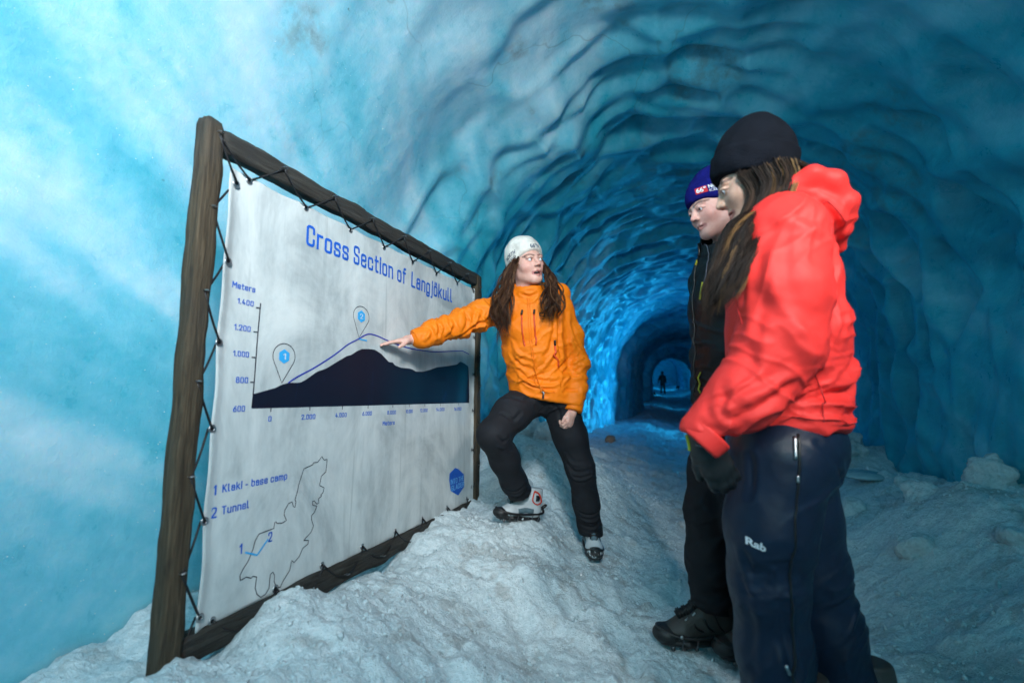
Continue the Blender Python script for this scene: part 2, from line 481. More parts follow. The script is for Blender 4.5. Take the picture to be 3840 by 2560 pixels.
Y0, Y1, Z0, Z1 = .926, 2.672, .283, 1.642
def wave(y, z):
    u = (y - Y0) / (Y1 - Y0); v = (z - Z0) / (Z1 - Z0)
    b = np.clip(u * (1 - u) * v * (1 - v) * 16, 0, 1)
    return .007 * np.sin(6.5 * y + 2.2 * z + 1) * b ** .5 + .0025 * np.sin(13 * z - 4 * y) * (1 - np.clip(4 * u, 0, 1)) + .004 * vnoise(y * 5, z * 2.2, 0, 81)

banner = empty('banner', (BX, 1.8, .28), 'stained white vinyl banner showing a glacier cross section, laced into a timber frame', 'banner')
def build_sheet():
    ny, nz = 150, 116
    u, v = np.meshgrid(np.linspace(0, 1, ny), np.linspace(0, 1, nz), indexing='ij')
    y = Y0 + u * (Y1 - Y0); z = Z0 + v * (Z1 - Z0)
    sc = lambda a, p, ph: np.sin(math.pi * (a - ph) / p) ** 2
    z = z + (1 - v) * .006 * sc(y, .2345, 1.0) - v * .006 * sc(y, .2345, .995) - .03 * v * smooth(.0, -.1, u - .02) * 0
    y = y + (1 - u) * .004 * sc(z, .2525, .338) - u * .005 * sc(z, .2525, .35)
    x = BX + wave(y, z) + .010 * (smooth(.02, 0, u) + smooth(.98, 1, u))
    V = np.stack([x, y, z], -1).reshape(-1, 3)
    i = (np.arange(ny - 1)[:, None] * nz + np.arange(nz - 1)[None]).ravel()
    Fq = np.stack([i, i + nz, i + nz + 1, i + 1], -1)
    o = mesh_obj('sheet', V, Fq, M_VINYL, banner)
    md = o.modifiers.new('thickness', 'SOLIDIFY'); md.thickness = .0015; md.offset = -1
    return o
build_sheet()

def on_banner(P, off):
    P = np.asarray(P, float)
    return np.stack([BX + wave(P[:, 0], P[:, 1]) + off, P[:, 0], P[:, 1]], -1)

def text_mesh(txt, bold=.0):
    cu = bpy.data.curves.new('t', 'FONT'); cu.body = txt; cu.size = 1; cu.offset = bold; cu.resolution_u = 4
    ob = bpy.data.objects.new('t', cu); COL.objects.link(ob)
    bpy.context.view_layer.update()
    me = bpy.data.meshes.new_from_object(ob.evaluated_get(bpy.context.evaluated_depsgraph_get()))
    V = np.array([v.co[:] for v in me.vertices]); Fc = [tuple(p.vertices) for p in me.polygons]
    bpy.data.objects.remove(ob); bpy.data.meshes.remove(me); bpy.data.curves.remove(cu)
    return V, Fc
CAP = None
def text_fit(txt, y0, y1, z0, cap, bold=.02):
    """outline letters fitted between y0..y1 on baseline z0 with capital height cap -> (P2d, faces)"""
    global CAP
    if CAP is None: CAP = text_mesh('H')[0][:, 1].max()
    V, Fc = text_mesh(txt, bold)
    a, b = V[:, 0].min(), V[:, 0].max()
    return np.stack([y0 + (V[:, 0] - a) / (b - a) * (y1 - y0), z0 + V[:, 1] / CAP * cap], -1), Fc
# narrow squared sign lettering, drawn as strokes on a unit-high cell: (corner rounding, polylines); a leading 0 closes a line
_o = [0, (0, 0), (.40, 0), (.40, .70), (0, .70)]
GL_ = {
 'o': (.13, [_o]), 'c': (.13, [[(.40, .50), (.40, .70), (0, .70), (0, 0), (.40, 0), (.40, .20)]]),
 'e': (.13, [[(0, .36), (.40, .36), (.40, .70), (0, .70), (0, 0), (.40, 0), (.40, .15)]]),
 's': (.12, [[(.38, .53), (.38, .70), (0, .70), (0, .38), (.38, .32), (.38, 0), (0, 0), (0, .17)]]),
 'r': (.10, [[(0, 0), (0, .70)], [(0, .50), (0, .70), (.28, .70)]]), 'n': (.13, [[(0, 0), (0, .70)], [(0, .50), (0, .70), (.40, .70), (.40, 0)]]),
 'm': (.13, [[(0, 0), (0, .70)], [(0, .50), (0, .70), (.32, .70), (.32, 0)], [(.32, .50), (.32, .70), (.64, .70), (.64, 0)]]),
 'a': (.11, [[(.02, .54), (.02, .70), (.38, .70), (.38, 0)], [(.38, .40), (0, .40), (0, 0), (.38, 0)]]),
 'g': (.12, [_o, [(.40, .66), (.40, -.24), (.02, -.24), (.02, -.12)]]), 'u': (.13, [[(0, .70), (0, 0), (.40, 0), (.40, .2)], [(.40, .70), (.40, 0)]]),
 'k': (.01, [[(0, 0), (0, 1)], [(0, .26), (.36, .70)], [(.13, .40), (.40, 0)]]), 'l': (.10, [[(0, 1), (0, 0), (.15, 0)]]),
 'i': (.01, [[(0, 0), (0, .70)], [(0, .88), (0, 1)]]), 'j': (.10, [[(.14, .70), (.14, -.24), (0, -.24)], [(.14, .88), (.14, 1)]]),
 't': (.10, [[(.10, .95), (.10, 0), (.28, 0)], [(0, .70), (.28, .70)]]), 'f': (.11, [[(.10, 0), (.10, 1), (.30, 1)], [(0, .70), (.28, .70)]]),
 'b': (.13, [_o, [(0, .2), (0, 1)]]), 'p': (.13, [_o, [(0, .5), (0, -.24)]]), '-': (.01, [[(0, .38), (.24, .38)]]), '.': (.01, [[(0, 0), (0, .05)]]),
 '\u00f6': (.13, [_o, [(.10, .88), (.10, 1)], [(.30, .88), (.30, 1)]]),
 'C': (.15, [[(.42, .70), (.42, 1), (0, 1), (0, 0), (.42, 0), (.42, .30)]]), 'S': (.14, [[(.42, .76), (.42, 1), (0, 1), (0, .56), (.42, .44), (.42, 0), (0, 0), (0, .24)]]),
 'L': (.01, [[(0, 1), (0, 0), (.36, 0)]]), 'M': (.01, [[(0, 0), (0, 1)], [(0, 1), (.28, .42)], [(.28, .42), (.56, 1)], [(.56, 1), (.56, 0)]]),
 'K': (.01, [[(0, 0), (0, 1)], [(0, .36), (.40, 1)], [(.14, .58), (.44, 0)]]), 'T': (.01, [[(0, 1), (.44, 1)], [(.22, 1), (.22, 0)]]),
 'I': (.01, [[(0, 0), (0, 1)]]), 'N': (.01, [[(0, 0), (0, 1)], [(0, 1), (.44, 0)], [(.44, 0), (.44, 1)]]), 'O': (.15, [[0, (0, 0), (.44, 0), (.44, 1), (0, 1)]]),
 'H': (.01, [[(0, 0), (0, 1)], [(.42, 0), (.42, 1)], [(0, .5), (.42, .5)]]), 'E': (.01, [[(.36, 1), (0, 1), (0, 0), (.36, 0)], [(0, .5), (.32, .5)]]),
 'G': (.15, [[(.42, .72), (.42, 1), (0, 1), (0, 0), (.42, 0), (.42, .46), (.24, .46)]]), 'A': (.01, [[(0, 0), (.23, 1)], [(.23, 1), (.46, 0)], [(.08, .28), (.38, .28)]]),
 'R': (.13, [[(0, 0), (0, 1), (.40, 1), (.40, .48), (0, .48)], [(.18, .48), (.42, 0)]]),
 '0': (.15, [[0, (0, 0), (.42, 0), (.42, 1), (0, 1)]]), '1': (.01, [[(0, .78), (.19, 1)], [(.19, 1), (.19, 0)]]), '2': (.12, [[(0, .76), (0, 1), (.42, 1), (.42, .58), (0, .0), (.45, 0)]]),
 '4': (.01, [[(.30, 0), (.30, .52)], [(.20, 1), (0, .24)], [(0, .24), (.45, .24)]]), '6': (.12, [[(.34, 1), (0, .46), (0, 0), (.42, 0), (.42, .54), (.04, .54)]]),
 '8': (.12, [[0, (.03, .53), (.39, .53), (.39, 1), (.03, 1)], [0, (0, 0), (.42, 0), (.42, .53), (0, .53)]]) }
def _round(P, r, closed):
    P = [np.array(p, float) for p in P]; out = []; n = len(P)
    for i in range(n):
        if not closed and i in (0, n - 1): out.append(P[i]); continue
        a, b, c = P[i - 1], P[i], P[(i + 1) % n]; u, v = a - b, c - b
        q = min(r, np.linalg.norm(u) * .49, np.linalg.norm(v) * .49); u, v = u / np.linalg.norm(u) * q, v / np.linalg.norm(v) * q
        for t in np.linspace(0, 1, 6): out.append((1 - t) ** 2 * (b + u) + 2 * t * (1 - t) * b + t * t * (b + v))
    if closed: out.append(out[0])
    return np.array(out)
def lettering(txt, y0, y1, z0, cap, mat=None, off=.0016, bold=.13, parent=None):
    th = bold; X = 0; rib = []
    for ch in txt:
        if ch == ' ': X += .34; continue
        r, lines = GL_[ch]; w = 0
        for k, L in enumerate(lines):
            cl = L[0] == 0; Q = _round(L[1:] if cl else L, r, cl); w = max(w, Q[:, 0].max()); Q = Q + (X, 0); rib.append((Q, k, cl))
        X += w + th + .13
    tot = X - .13 - th; V, Fc, lay = [], [], []
    for Q, k, cl in rib:
        m = np.concatenate([[True], np.linalg.norm(np.diff(Q, axis=0), axis=1) > 1e-6]); Q = Q[m]
        T = np.gradient(Q, axis=0)
        if cl: T[0] = T[-1] = Q[1] - Q[-2]
        T /= np.linalg.norm(T, axis=1)[:, None] + 1e-9
        if not cl: Q = Q.copy(); Q[0] -= T[0] * th * .5; Q[-1] += T[-1] * th * .5
        N = np.stack([-T[:, 1], T[:, 0]], -1) * th / 2; o = sum(len(v) for v in V); n = len(Q)
        V += [np.vstack([Q + N, Q - N])]; lay += [k] * (2 * n); Fc += [(o + n + i, o + n + i + 1, o + i + 1, o + i) for i in range(n - 1)]
    V = np.concatenate(V)
    P = np.stack([y0 + (V[:, 0] + th / 2) / (tot + th) * (y1 - y0), z0 + (th / 2 + V[:, 1] * (1 - th)) * cap], -1)
    B = on_banner(P, off); B[:, 0] += np.array(lay) * .00022
    return mesh_obj('lettering', B, Fc, mat or M_INKB, parent or banner, smooth=False)

def stroke(name, P, w, mat, closed=False, off=.0014, dens=.012):
    P = np.asarray(P, float)
    if closed: P = np.vstack([P, P[:1]])
    Q = [P[0]]
    for a, b in zip(P[:-1], P[1:]):
        n = max(1, int(np.linalg.norm(b - a) / dens))
        Q += [a + (b - a) * (k + 1) / n for k in range(n)]
    Q = np.array(Q)
    T = np.gradient(Q, axis=0)
    if closed: T[0] = T[-1] = (Q[1] - Q[-2])
    T /= np.linalg.norm(T, axis=1)[:, None] + 1e-9
    N = np.stack([-T[:, 1], T[:, 0]], -1) * w / 2
    n = len(Q); V = np.vstack([Q + N, Q - N])
    Fc = [(i, i + 1, n + i + 1, n + i) for i in range(n - 1)]
    Fc = [tuple(reversed(f)) for f in Fc]
    return mesh_obj(name, on_banner(V, off), Fc, mat, banner, smooth=False)

def poly(name, P, mat, off, parent=None):
    bm = bmesh.new(); vs = [bm.verts.new((0, p[0], p[1])) for p in P]; f = bm.faces.new(vs)
    bmesh.ops.triangulate(bm, faces=[f]); bm.normal_update(); bm.verts.index_update()
    V = np.array([v.co[:] for v in bm.verts]); Fc = [tuple(v.index for v in q.verts) for q in bm.faces]; bm.free()
    return mesh_obj(name, on_banner(V[:, 1:], off), Fc, mat, parent or banner, smooth=False)

# title, axes, labels
for word, a, b in (('Cross', 1.240, 1.462), ('Section', 1.492, 1.772), ('of', 1.806, 1.882), ('Langj\u00f6kull', 1.930, 2.352)):
    lettering(word, a, b, 1.489, .083, bold=.150)
for txt, a, b, z, c in (('Meters', .968, 1.050, 1.268, .0200), ('1.400', .990, 1.048, 1.2215, .0180), ('1.200', .985, 1.043, 1.138, .0185),
        ('1.000', .986, 1.041, 1.056, .0180), ('800', .999, 1.042, .9745, .0190), ('600', .996, 1.037, .886, .0190),
        ('0', 1.129, 1.142, .8505, .0185), ('2.000', 1.270, 1.334, .8505, .0185), ('4.000', 1.434, 1.497, .8515, .0182), ('6.000', 1.591, 1.651, .853, .0180),
        ('8.000', 1.760, 1.828, .852, .0180), ('10.000', 1.911, 1.975, .853, .0172), ('12.000', 2.046, 2.119, .8535, .0185), ('14.000', 2.205, 2.296, .854, .0190),
        ('16.000', 2.403, 2.496, .852, .0200), ('Meters', 1.728, 1.820, .8035, .0205),
        ('1', .953, .964, .648, .0290), ('Klaki - base camp', .982, 1.221, .651, .0240), ('2', .951, .970, .5835, .0310), ('Tunnel', .984, 1.074, .588, .0245),
        ('1', 1.048, 1.058, .4575, .0310), ('2', 1.153, 1.170, .462, .0320)):
    lettering(txt, a, b, z, c, bold=.16)
stroke('axis_line', [(1.0735, 1.2385), (1.062, .897)], .0040, M_INKN)
stroke('axis_line', [(1.062, .8975), (2.607, .8985)], .0045, M_INKN)
for y, z in ((1.0640, 1.2207), (1.0605, 1.1407), (1.0575, 1.0578), (1.0565, .978)):
    stroke('tick_mark', [(y - .0068, z), (y + .0068, z)], .0040, M_INKN)
for y in (1.137, 1.3065, 1.4705, 1.625, 1.802, 1.9423, 2.0905, 2.2523, 2.454):
    stroke('tick_mark', [(y, .898), (y, .882)], .0036, M_INKN)
MT = [(1.0674, .9414), (1.1505, .9622), (1.1755, .9735), (1.2051, .9809), (1.2541, .9823), (1.2789, .9935), (1.3301, 1.0262), (1.3735, 1.0407), (1.4312, 1.0725), (1.4793, 1.0974), (1.5024, 1.1027), (1.5397, 1.124), (1.5691, 1.135), (1.61, 1.1395), (1.6532, 1.1404), (1.6988, 1.1261), (1.7593, 1.0929), (1.7897, 1.0936), (1.809, 1.0814), (1.8607, 1.0732), (1.935, 1.0737), (1.9632, 1.0714), (1.9998, 1.0613), (2.0674, 1.0648), (2.1383, 1.0788), (2.2046, 1.0958), (2.3204, 1.1102), (2.4265, 1.1265), (2.4570, 1.1430), (2.477, 1.1465), (2.5302, 1.1384), (2.5854, 1.1241), (2.5985, 1.020), (2.605, .92)]
ax_, az_ = np.array(MT).T
yy = np.linspace(1.0640, 2.604, 190); top = np.interp(yy, ax_, az_)
rows = 14
V = np.array([(y, .8978 + (tz - .8978) * k / (rows - 1)) for y, tz in zip(yy, top) for k in range(rows)])
Fm = [(i * rows + k, (i + 1) * rows + k, (i + 1) * rows + k + 1, i * rows + k + 1) for i in range(len(yy) - 1) for k in range(rows - 1)]
mesh_obj('mountain_profile', on_banner(V, .0012), Fm, M_INKD, banner, smooth=False)
LN = spline([(1.2018, .9797), (1.2384, 1.0016), (1.3099, 1.037), (1.3875, 1.0817), (1.4373, 1.1143), (1.4809, 1.1446), (1.5368, 1.1721), (1.5808, 1.1953), (1.6116, 1.2050), (1.6606, 1.2040), (1.742, 1.1913), (1.8423, 1.1797), (1.9513, 1.1751), (2.0861, 1.1758), (2.2013, 1.1823), (2.4647, 1.2117), (2.5174, 1.2117), (2.5878, 1.2031)], 120)
stroke('ice_surface_line', LN, .0052, M_INKM, off=.0018)
stroke('tunnel_dash', [(1.5465, 1.1755), (1.5977, 1.1740)], .0060, M_INKC, off=.0016)
def pin(cy, cz, r, top, tip, hexr, num):
    P = [tip]
    for k in range(25):
        a = math.radians(-28 + 236 * k / 24); P.append((cy + r * math.cos(a), cz + (top - cz) * math.sin(a)))
    pn = stroke('map_pin', P, .0026, M_INKN, closed=True)
    h = [(cy + hexr * math.cos(math.radians(90 + 60 * k)), cz + hexr * math.sin(math.radians(90 + 60 * k))) for k in range(6)]
    poly('hexagon', h, M_INKC, .0018)
    w = .006 if num == '1' else .009
    lettering(num, cy - w, cy + w, cz - .011, .022, M_INKW, .0028, .12)
pin(1.179, 1.071, .0465, 1.1155, (1.1751, .9795), .0250, '1')
pin(1.555, 1.2735, .050, 1.3166, (1.5462, 1.1810), .0265, '2')
OUT = [(1.2155, .3031), (1.224, .3176), (1.2516, .3438), (1.2574, .3744), (1.269, .364), (1.2902, .3757), (1.3062, .4002), (1.3296, .407), (1.3317, .4201), (1.308, .4256), (1.3419, .4448), (1.3526, .4642), (1.3427, .486), (1.3408, .5031), (1.3539, .5113), (1.3656, .5313), (1.3444, .5386), (1.3419, .5531), (1.351, .553), (1.3635, .5391), (1.3751, .5407), (1.3702, .5559), (1.3878, .5639), (1.3811, .5681), (1.3927, .5745), (1.3972, .5911), (1.3732, .604), (1.3804, .6374), (1.4014, .6488), (1.4049, .6955), (1.3886, .6946), (1.3772, .7089), (1.3586, .6908), (1.3376, .6912), (1.3343, .6843), (1.2939, .6758), (1.2817, .6445), (1.2727, .6214), (1.2703, .6055), (1.2593, .5737), (1.2638, .5691), (1.2618, .5497), (1.2532, .5536), (1.2472, .5709), (1.2318, .5687), (1.2166, .55), (1.2145, .5349), (1.2258, .5141), (1.2066, .51), (1.1859, .5145), (1.1816, .5212), (1.1762, .5184), (1.1744, .5013), (1.116, .4992), (1.1032, .481), (1.0967, .4567), (1.0824, .4282), (1.0674, .4121), (1.0572, .3949), (1.0595, .379), (1.0794, .3826), (1.0977, .3726), (1.1041, .376), (1.1187, .3691), (1.1161, .337), (1.1246, .315), (1.14, .3006), (1.1574, .3026), (1.17, .3173), (1.1711, .3584), (1.1811, .3623), (1.1888, .3498), (1.1885, .3302), (1.1994, .309)]
stroke('glacier_outline', OUT, .0027, M_INKN, closed=True, dens=.006)
stroke('route_line', [(1.0692, .4579), (1.114, .4363), (1.1533, .4735)], .0052, M_INKC, off=.0018)
lg = poly('logo_hexagon', [(2.368, .497), (2.433, .520), (2.455, .478), (2.470, .470), (2.475, .507), (2.548, .466), (2.556, .393), (2.476, .356), (2.384, .398), (2.3649, .4628)], M_INKB, .0014)
M_INKP = plain('pale_blue_print', (.22, .60, .95), .5, var=.05)
lettering('INTO THE', 2.381, 2.544, .4315, .030, M_INKP, .0022, .13)
lettering('GLACIER', 2.390, 2.550, .3950, .030, M_INKP, .0022, .13)

# grommets
GT = [(.997, 1.628), (1.2322, 1.630), (1.4674, 1.628), (1.6982, 1.624), (1.9335, 1.620), (2.1706, 1.620), (2.4112, 1.621), (2.645, 1.622)]
GL = [(.950, 1.595), (.9417, 1.3415), (.934, 1.0916), (.930, .840), (.930, .5833), (.9366, .3257)]
GB = [(.9788, .298), (1.1934, .3063), (1.402, .312), (1.6228, .314), (1.8482, .316), (2.0798, .316), (2.3384, .316), (2.5841, .316)]
GR = [(2.655, 1.5637), (2.650, 1.3192), (2.645, 1.078), (2.648, .8476), (2.645, .6018), (2.650, .3732)]
def ring_mesh(R0, r):
    V, Fc = [], []
    for i in range(14):
        a = 2 * math.pi * i / 14
        for j in range(6):
            b = 2 * math.pi * j / 6
            V.append((r * .6 * math.sin(b), (R0 + r * math.cos(b)) * math.cos(a), (R0 + r * math.cos(b)) * math.sin(a)))
    for i in range(14):
        for j in range(6):
            Fc.append((i * 6 + j, ((i + 1) % 14) * 6 + j, ((i + 1) % 14) * 6 + (j + 1) % 6, i * 6 + (j + 1) % 6))
    # dark eye of the grommet
    return V, Fc
gv, gf = ring_mesh(.0085, .0038)
g_mesh = bpy.data.meshes.new('grommet'); g_mesh.from_pydata(gv, [], gf); g_mesh.materials.append(M_STEEL)
g_mesh.polygons.foreach_set('use_smooth', [True] * len(gf))
e_mesh = bpy.data.meshes.new('grommet_hole'); e_mesh.from_pydata([(.0008, .0075 * math.cos(a * math.pi / 5), .0075 * math.sin(a * math.pi / 5)) for a in range(10)], [], [tuple(range(10))]); e_mesh.materials.append(M_CORD)
for (y, z) in GT + GL + GB + GR:
    o = bpy.data.objects.new('grommet', g_mesh); link(o, banner)
    o.location = (BX + float(wave(np.array(y), np.array(z))) + .003 + .006 * (y < .96), y, z)
    h = bpy.data.objects.new('eyelet_hole', e_mesh); COL.objects.link(h); h.parent = o

# lacing cords: peg -> front of grommet -> behind the sheet -> next peg
FX = -1.278
PT = [(.8692, 1.7113), (1.1053, 1.7155), (1.3471, 1.7153), (1.5788, 1.7114), (1.818, 1.7113), (2.0475, 1.7085), (2.2753, 1.7059), (2.5039, 1.6995)]
PL = [(.8692, 1.7113), (.8676, 1.479), (.8666, 1.2287), (.8659, .9708), (.870, .7121), (.8679, .4636), (.862, .215)]
PR = [(2.700, 1.655), (2.700, 1.44), (2.700, 1.20), (2.7038, .9996), (2.6973, .7544), (2.700, .50)]
PB = [(1.085, .240), (1.30, .243), (1.51, .243), (1.735, .243), (1.96, .243), (2.21, .243), (2.46, .243)]
rc = random.Random(5)
def seg_cord(a, b, xa, xb, sag=.006):
    P = []
    for k in range(7):
        f = k / 6
        P.append((xa + (xb - xa) * f, a[0] + (b[0] - a[0]) * f, a[1] + (b[1] - a[1]) * f - sag * math.sin(math.pi * f)))
    return tube(P, .0034, 6)
cords = []
for i, p in enumerate(PT):
    cords.append(seg_cord(p, GT[i], FX, BX + .006, rc.uniform(0, .012)))
    if i + 1 < len(PT): cords.append(seg_cord(GT[i], PT[i + 1], BX - .004, FX, rc.uniform(.0, .004)))
for i, p in enumerate(PL[:-1]):
    cords.append(seg_cord(p, GL[i], FX, BX + .012, rc.uniform(.0, .010)))
    cords.append(seg_cord(GL[i], PL[i + 1], BX - .004, FX, rc.uniform(0, .012)))
for i, p in enumerate(PR):
    cords.append(seg_cord(p, GR[i], FX, BX + .012, rc.uniform(-.004, .012)))
    if i + 1 < len(PR): cords.append(seg_cord(GR[i], PR[i + 1], BX + .008, FX, -.01))
for i, p in enumerate(PB):
    cords.append(seg_cord(GB[i], p, BX + .01, FX, .018))
    cords.append(seg_cord(p, GB[i + 1], FX, BX + .01, .018))
mesh_obj('lacing_cord', *join(cords), M_CORD, banner)

# timber frame
frame = empty('timber_frame', (-1.31, 1.8, .2), 'weathered grey timber frame standing in snow around the white banner', 'frame')
def timber(name, a, b, sy, sx, mat, seed, amp=.005, taper=0):
    """rough sawn square timber from a to b (centre line), section sy x sx"""
    a, b = np.array(a, float), np.array(b, float); L = np.linalg.norm(b - a); w = (b - a) / L
    u = np.array([1.0, 0, 0]); v = np.cross(w, u)
    n = int(L / .02); V = []
    prof = []
    for side in range(4):
        for k in range(5):
            t = -1 + 2 * k / 5
            prof.append([(1, t), (-t, 1), (-1, -t), (t, -1)][side])
    prof = np.array(prof, float)
    prof = prof / np.maximum(1, (np.abs(prof) ** 7).sum(1) ** (1 / 7))[:, None]
    m = len(prof)
    for i in range(n + 1):
        c = a + w * L * i / n
        s = 1.0
        if i == 0 or i == n: s = .86
        for pu, pv in prof:
            q = c + u * pu * sx / 2 * s + v * pv * sy / 2 * s
            d = amp * vnoise(q[0] * 9 + 5 * pu, (i / n * L) * 7 + seed, pv * 1.2, seed) + amp * .5 * vnoise(pu * 2, (i / n * L) * 22, pv * 2, seed + 3)
            V.append(q + (u * pu + v * pv) * d)
    Fc = [(i * m + k, i * m + (k + 1) % m, (i + 1) * m + (k + 1) % m, (i + 1) * m + k) for i in range(n) for k in range(m)]
    Fc += [tuple(range(m - 1, -1, -1)), tuple(n * m + k for k in range(m))]
    return mesh_obj(name, V, Fc, mat, frame)
timber('post', (-1.306, .860, .05), (-1.306, .860, 1.752), .056, .056, M_POST, 3, .0035)
timber('post', (-1.306, 2.690, .10), (-1.306, 2.690, 1.735), .062, .050, M_POST, 8, .004)
timber('beam', (-1.310, .890, 1.708), (-1.310, 2.735, 1.706), .074, .048, M_BEAM, 12, .005)
timber('beam', (-1.310, .885, .252), (-1.310, 2.715, .256), .080, .046, M_BEAM, 17, .006)
pv, pf = join([tube([(-.012, -.006, 0), (.012, -.006, 0), (.014, 0, .001), (.012, .006, 0), (-.012, .006, 0)], .0016, 5)])
p_mesh = bpy.data.meshes.new('staple'); p_mesh.from_pydata([tuple(v) for v in pv], [], pf); p_mesh.materials.append(M_STEEL)
for (y, z) in PT + PL[1:] + PR + PB:
    o = bpy.data.objects.new('staple', p_mesh); link(o, frame); o.location = (-1.281, y, z + .004)
# ------------------------------------------------------------------ soft-form modeller: signed distance fields meshed with surface nets
CORN = np.array([(a, b, c) for a in (0, 1) for b in (0, 1) for c in (0, 1)])
EDG = [(i, j) for i in range(8) for j in range(i + 1, 8) if np.abs(CORN[i] - CORN[j]).sum() == 1]
A3 = lambda v: np.asarray(v, float)

class SDF:
    def __init__(self, lo, hi, h):
        self.lo = A3(lo); self.h = h
        self.n = np.ceil((A3(hi) - self.lo) / h).astype(int) + 1
        self.D = np.full(self.n, 10.0, dtype=np.float32)
    def block(self, lo, hi, pad):
        i0 = np.clip(np.floor((A3(lo) - pad - self.lo) / self.h).astype(int), 0, self.n)
        i1 = np.clip(np.ceil((A3(hi) + pad - self.lo) / self.h).astype(int) + 1, 0, self.n)
        if np.any(i1 <= i0): return None, None
        ax = [(self.lo[k] + self.h * np.arange(i0[k], i1[k])).astype(np.float32) for k in range(3)]
        return tuple(slice(i0[k], i1[k]) for k in range(3)), (ax[0][:, None, None], ax[1][None, :, None], ax[2][None, None, :])
    def _op(self, lo, hi, fn, k, sub):
        sl, P = self.block(lo, hi, k + 3 * self.h)
        if sl is None: return self
        d = fn(*P); D = self.D[sl]
        if sub:
            d = -d
            if k > 0:
                hh = np.clip(.5 - .5 * (D - d) / k, 0, 1); self.D[sl] = D * (1 - hh) + d * hh + k * hh * (1 - hh)
            else: self.D[sl] = np.maximum(D, d)
        else:
            if k > 0:
                hh = np.clip(.5 + .5 * (D - d) / k, 0, 1); self.D[sl] = D * (1 - hh) + d * hh - k * hh * (1 - hh)
            else: self.D[sl] = np.minimum(D, d)
        return self
    def cone(self, a, b, ra, rb, k=.02, sub=False):
        a, b = A3(a), A3(b); ab = b - a; L2 = float(ab @ ab) + 1e-12
        def fn(x, y, z):
            t = np.clip(((x - a[0]) * ab[0] + (y - a[1]) * ab[1] + (z - a[2]) * ab[2]) / L2, 0, 1)
            return np.sqrt((x - a[0] - t * ab[0]) ** 2 + (y - a[1] - t * ab[1]) ** 2 + (z - a[2] - t * ab[2]) ** 2) - (ra + (rb - ra) * t)
        m = max(ra, rb)
        return self._op(np.minimum(a, b) - m, np.maximum(a, b) + m, fn, k, sub)
    def chain(self, P, r, k=.02, sub=False):
        for i in range(len(P) - 1): self.cone(P[i], P[i + 1], r[i], r[i + 1], k, sub)
        return self
    def ell(self, c, r, ax=None, k=.02, sub=False):
        c, r = A3(c), A3(r); ax = np.eye(3) if ax is None else np.array(ax, float)
        m = float(r.min())
        def fn(x, y, z):
            q = 0
            for i in range(3):
                q = q + (((x - c[0]) * ax[i][0] + (y - c[1]) * ax[i][1] + (z - c[2]) * ax[i][2]) / r[i]) ** 2
            return (np.sqrt(q) - 1) * m
        R_ = float(r.max())
        return self._op(c - R_, c + R_, fn, k, sub)
    def loft(self, st, u, v, k=.03):
        """stations [(centre, ru, rv)] with elliptical sections on axes u, v"""
        u, v = A3(u), A3(v)
        for (a, ua, va), (b, ub, vb) in zip(st[:-1], st[1:]):
            a, b = A3(a), A3(b); ab = b - a; L2 = float(ab @ ab); w = ab / math.sqrt(L2)
            def fn(x, y, z, a=a, ab=ab, L2=L2, w=w, ua=ua, va=va, ub=ub, vb=vb):
                t = np.clip(((x - a[0]) * ab[0] + (y - a[1]) * ab[1] + (z - a[2]) * ab[2]) / L2, 0, 1)
                qx, qy, qz = x - a[0] - t * ab[0], y - a[1] - t * ab[1], z - a[2] - t * ab[2]
                ru, rv = ua + (ub - ua) * t, va + (vb - va) * t; m = np.minimum(ru, rv)
                du = qx * u[0] + qy * u[1] + qz * u[2]; dv = qx * v[0] + qy * v[1] + qz * v[2]; dw = qx * w[0] + qy * w[1] + qz * w[2]
                return (np.sqrt((du / ru) ** 2 + (dv / rv) ** 2 + (dw / m) ** 2) - 1) * m
            m = max(ua, va, ub, vb)
            self._op(np.minimum(a, b) - m, np.maximum(a, b) + m, fn, k, False)
        return self
    def cut(self, p, n, k=.006, lo=None, hi=None):
        """remove everything on the side n points to (within a box when given)"""
        p, n = A3(p), A3(n); n = n / np.linalg.norm(n)
        if lo is not None:
            sl, (x, y, z) = self.block(lo, hi, 0)
            d = (x - p[0]) * n[0] + (y - p[1]) * n[1] + (z - p[2]) * n[2]; D = self.D[sl]
            hh = np.clip(.5 - .5 * (D - d) / k, 0, 1); self.D[sl] = D * (1 - hh) + d * hh + k * hh * (1 - hh)
            return self
        x, y, z = [(self.lo[i] + self.h * np.arange(self.n[i])).astype(np.float32) for i in range(3)]
        d = (x[:, None, None] - p[0]) * n[0] + (y[None, :, None] - p[1]) * n[1] + (z[None, None, :] - p[2]) * n[2]
        hh = np.clip(.5 - .5 * (self.D - d) / k, 0, 1)
        self.D = (self.D * (1 - hh) + d * hh + k * hh * (1 - hh)).astype(np.float32)
        return self
    def mesh(self):
        D = self.D; n = np.array(D.shape)
        s = D < 0
        cnt = sum(s[a:n[0] - 1 + a, b:n[1] - 1 + b, c:n[2] - 1 + c].astype(np.int8) for a, b, c in CORN)
        act = np.argwhere((cnt > 0) & (cnt < 8))
        vid = np.full(n - 1, -1, dtype=np.int64); vid[tuple(act.T)] = np.arange(len(act))
        vals = np.stack([D[act[:, 0] + a, act[:, 1] + b, act[:, 2] + c] for a, b, c in CORN], 1).astype(float)
        acc = np.zeros((len(act), 3)); num = np.zeros(len(act))
        for i, j in EDG:
            a, b = vals[:, i], vals[:, j]; m = (a < 0) != (b < 0)
            t = np.where(m, a / np.where(m, a - b, 1), 0)
            acc += m[:, None] * (CORN[i] + t[:, None] * (CORN[j] - CORN[i])); num += m
        V = self.lo + self.h * (act + acc / num[:, None])
        Fc = []
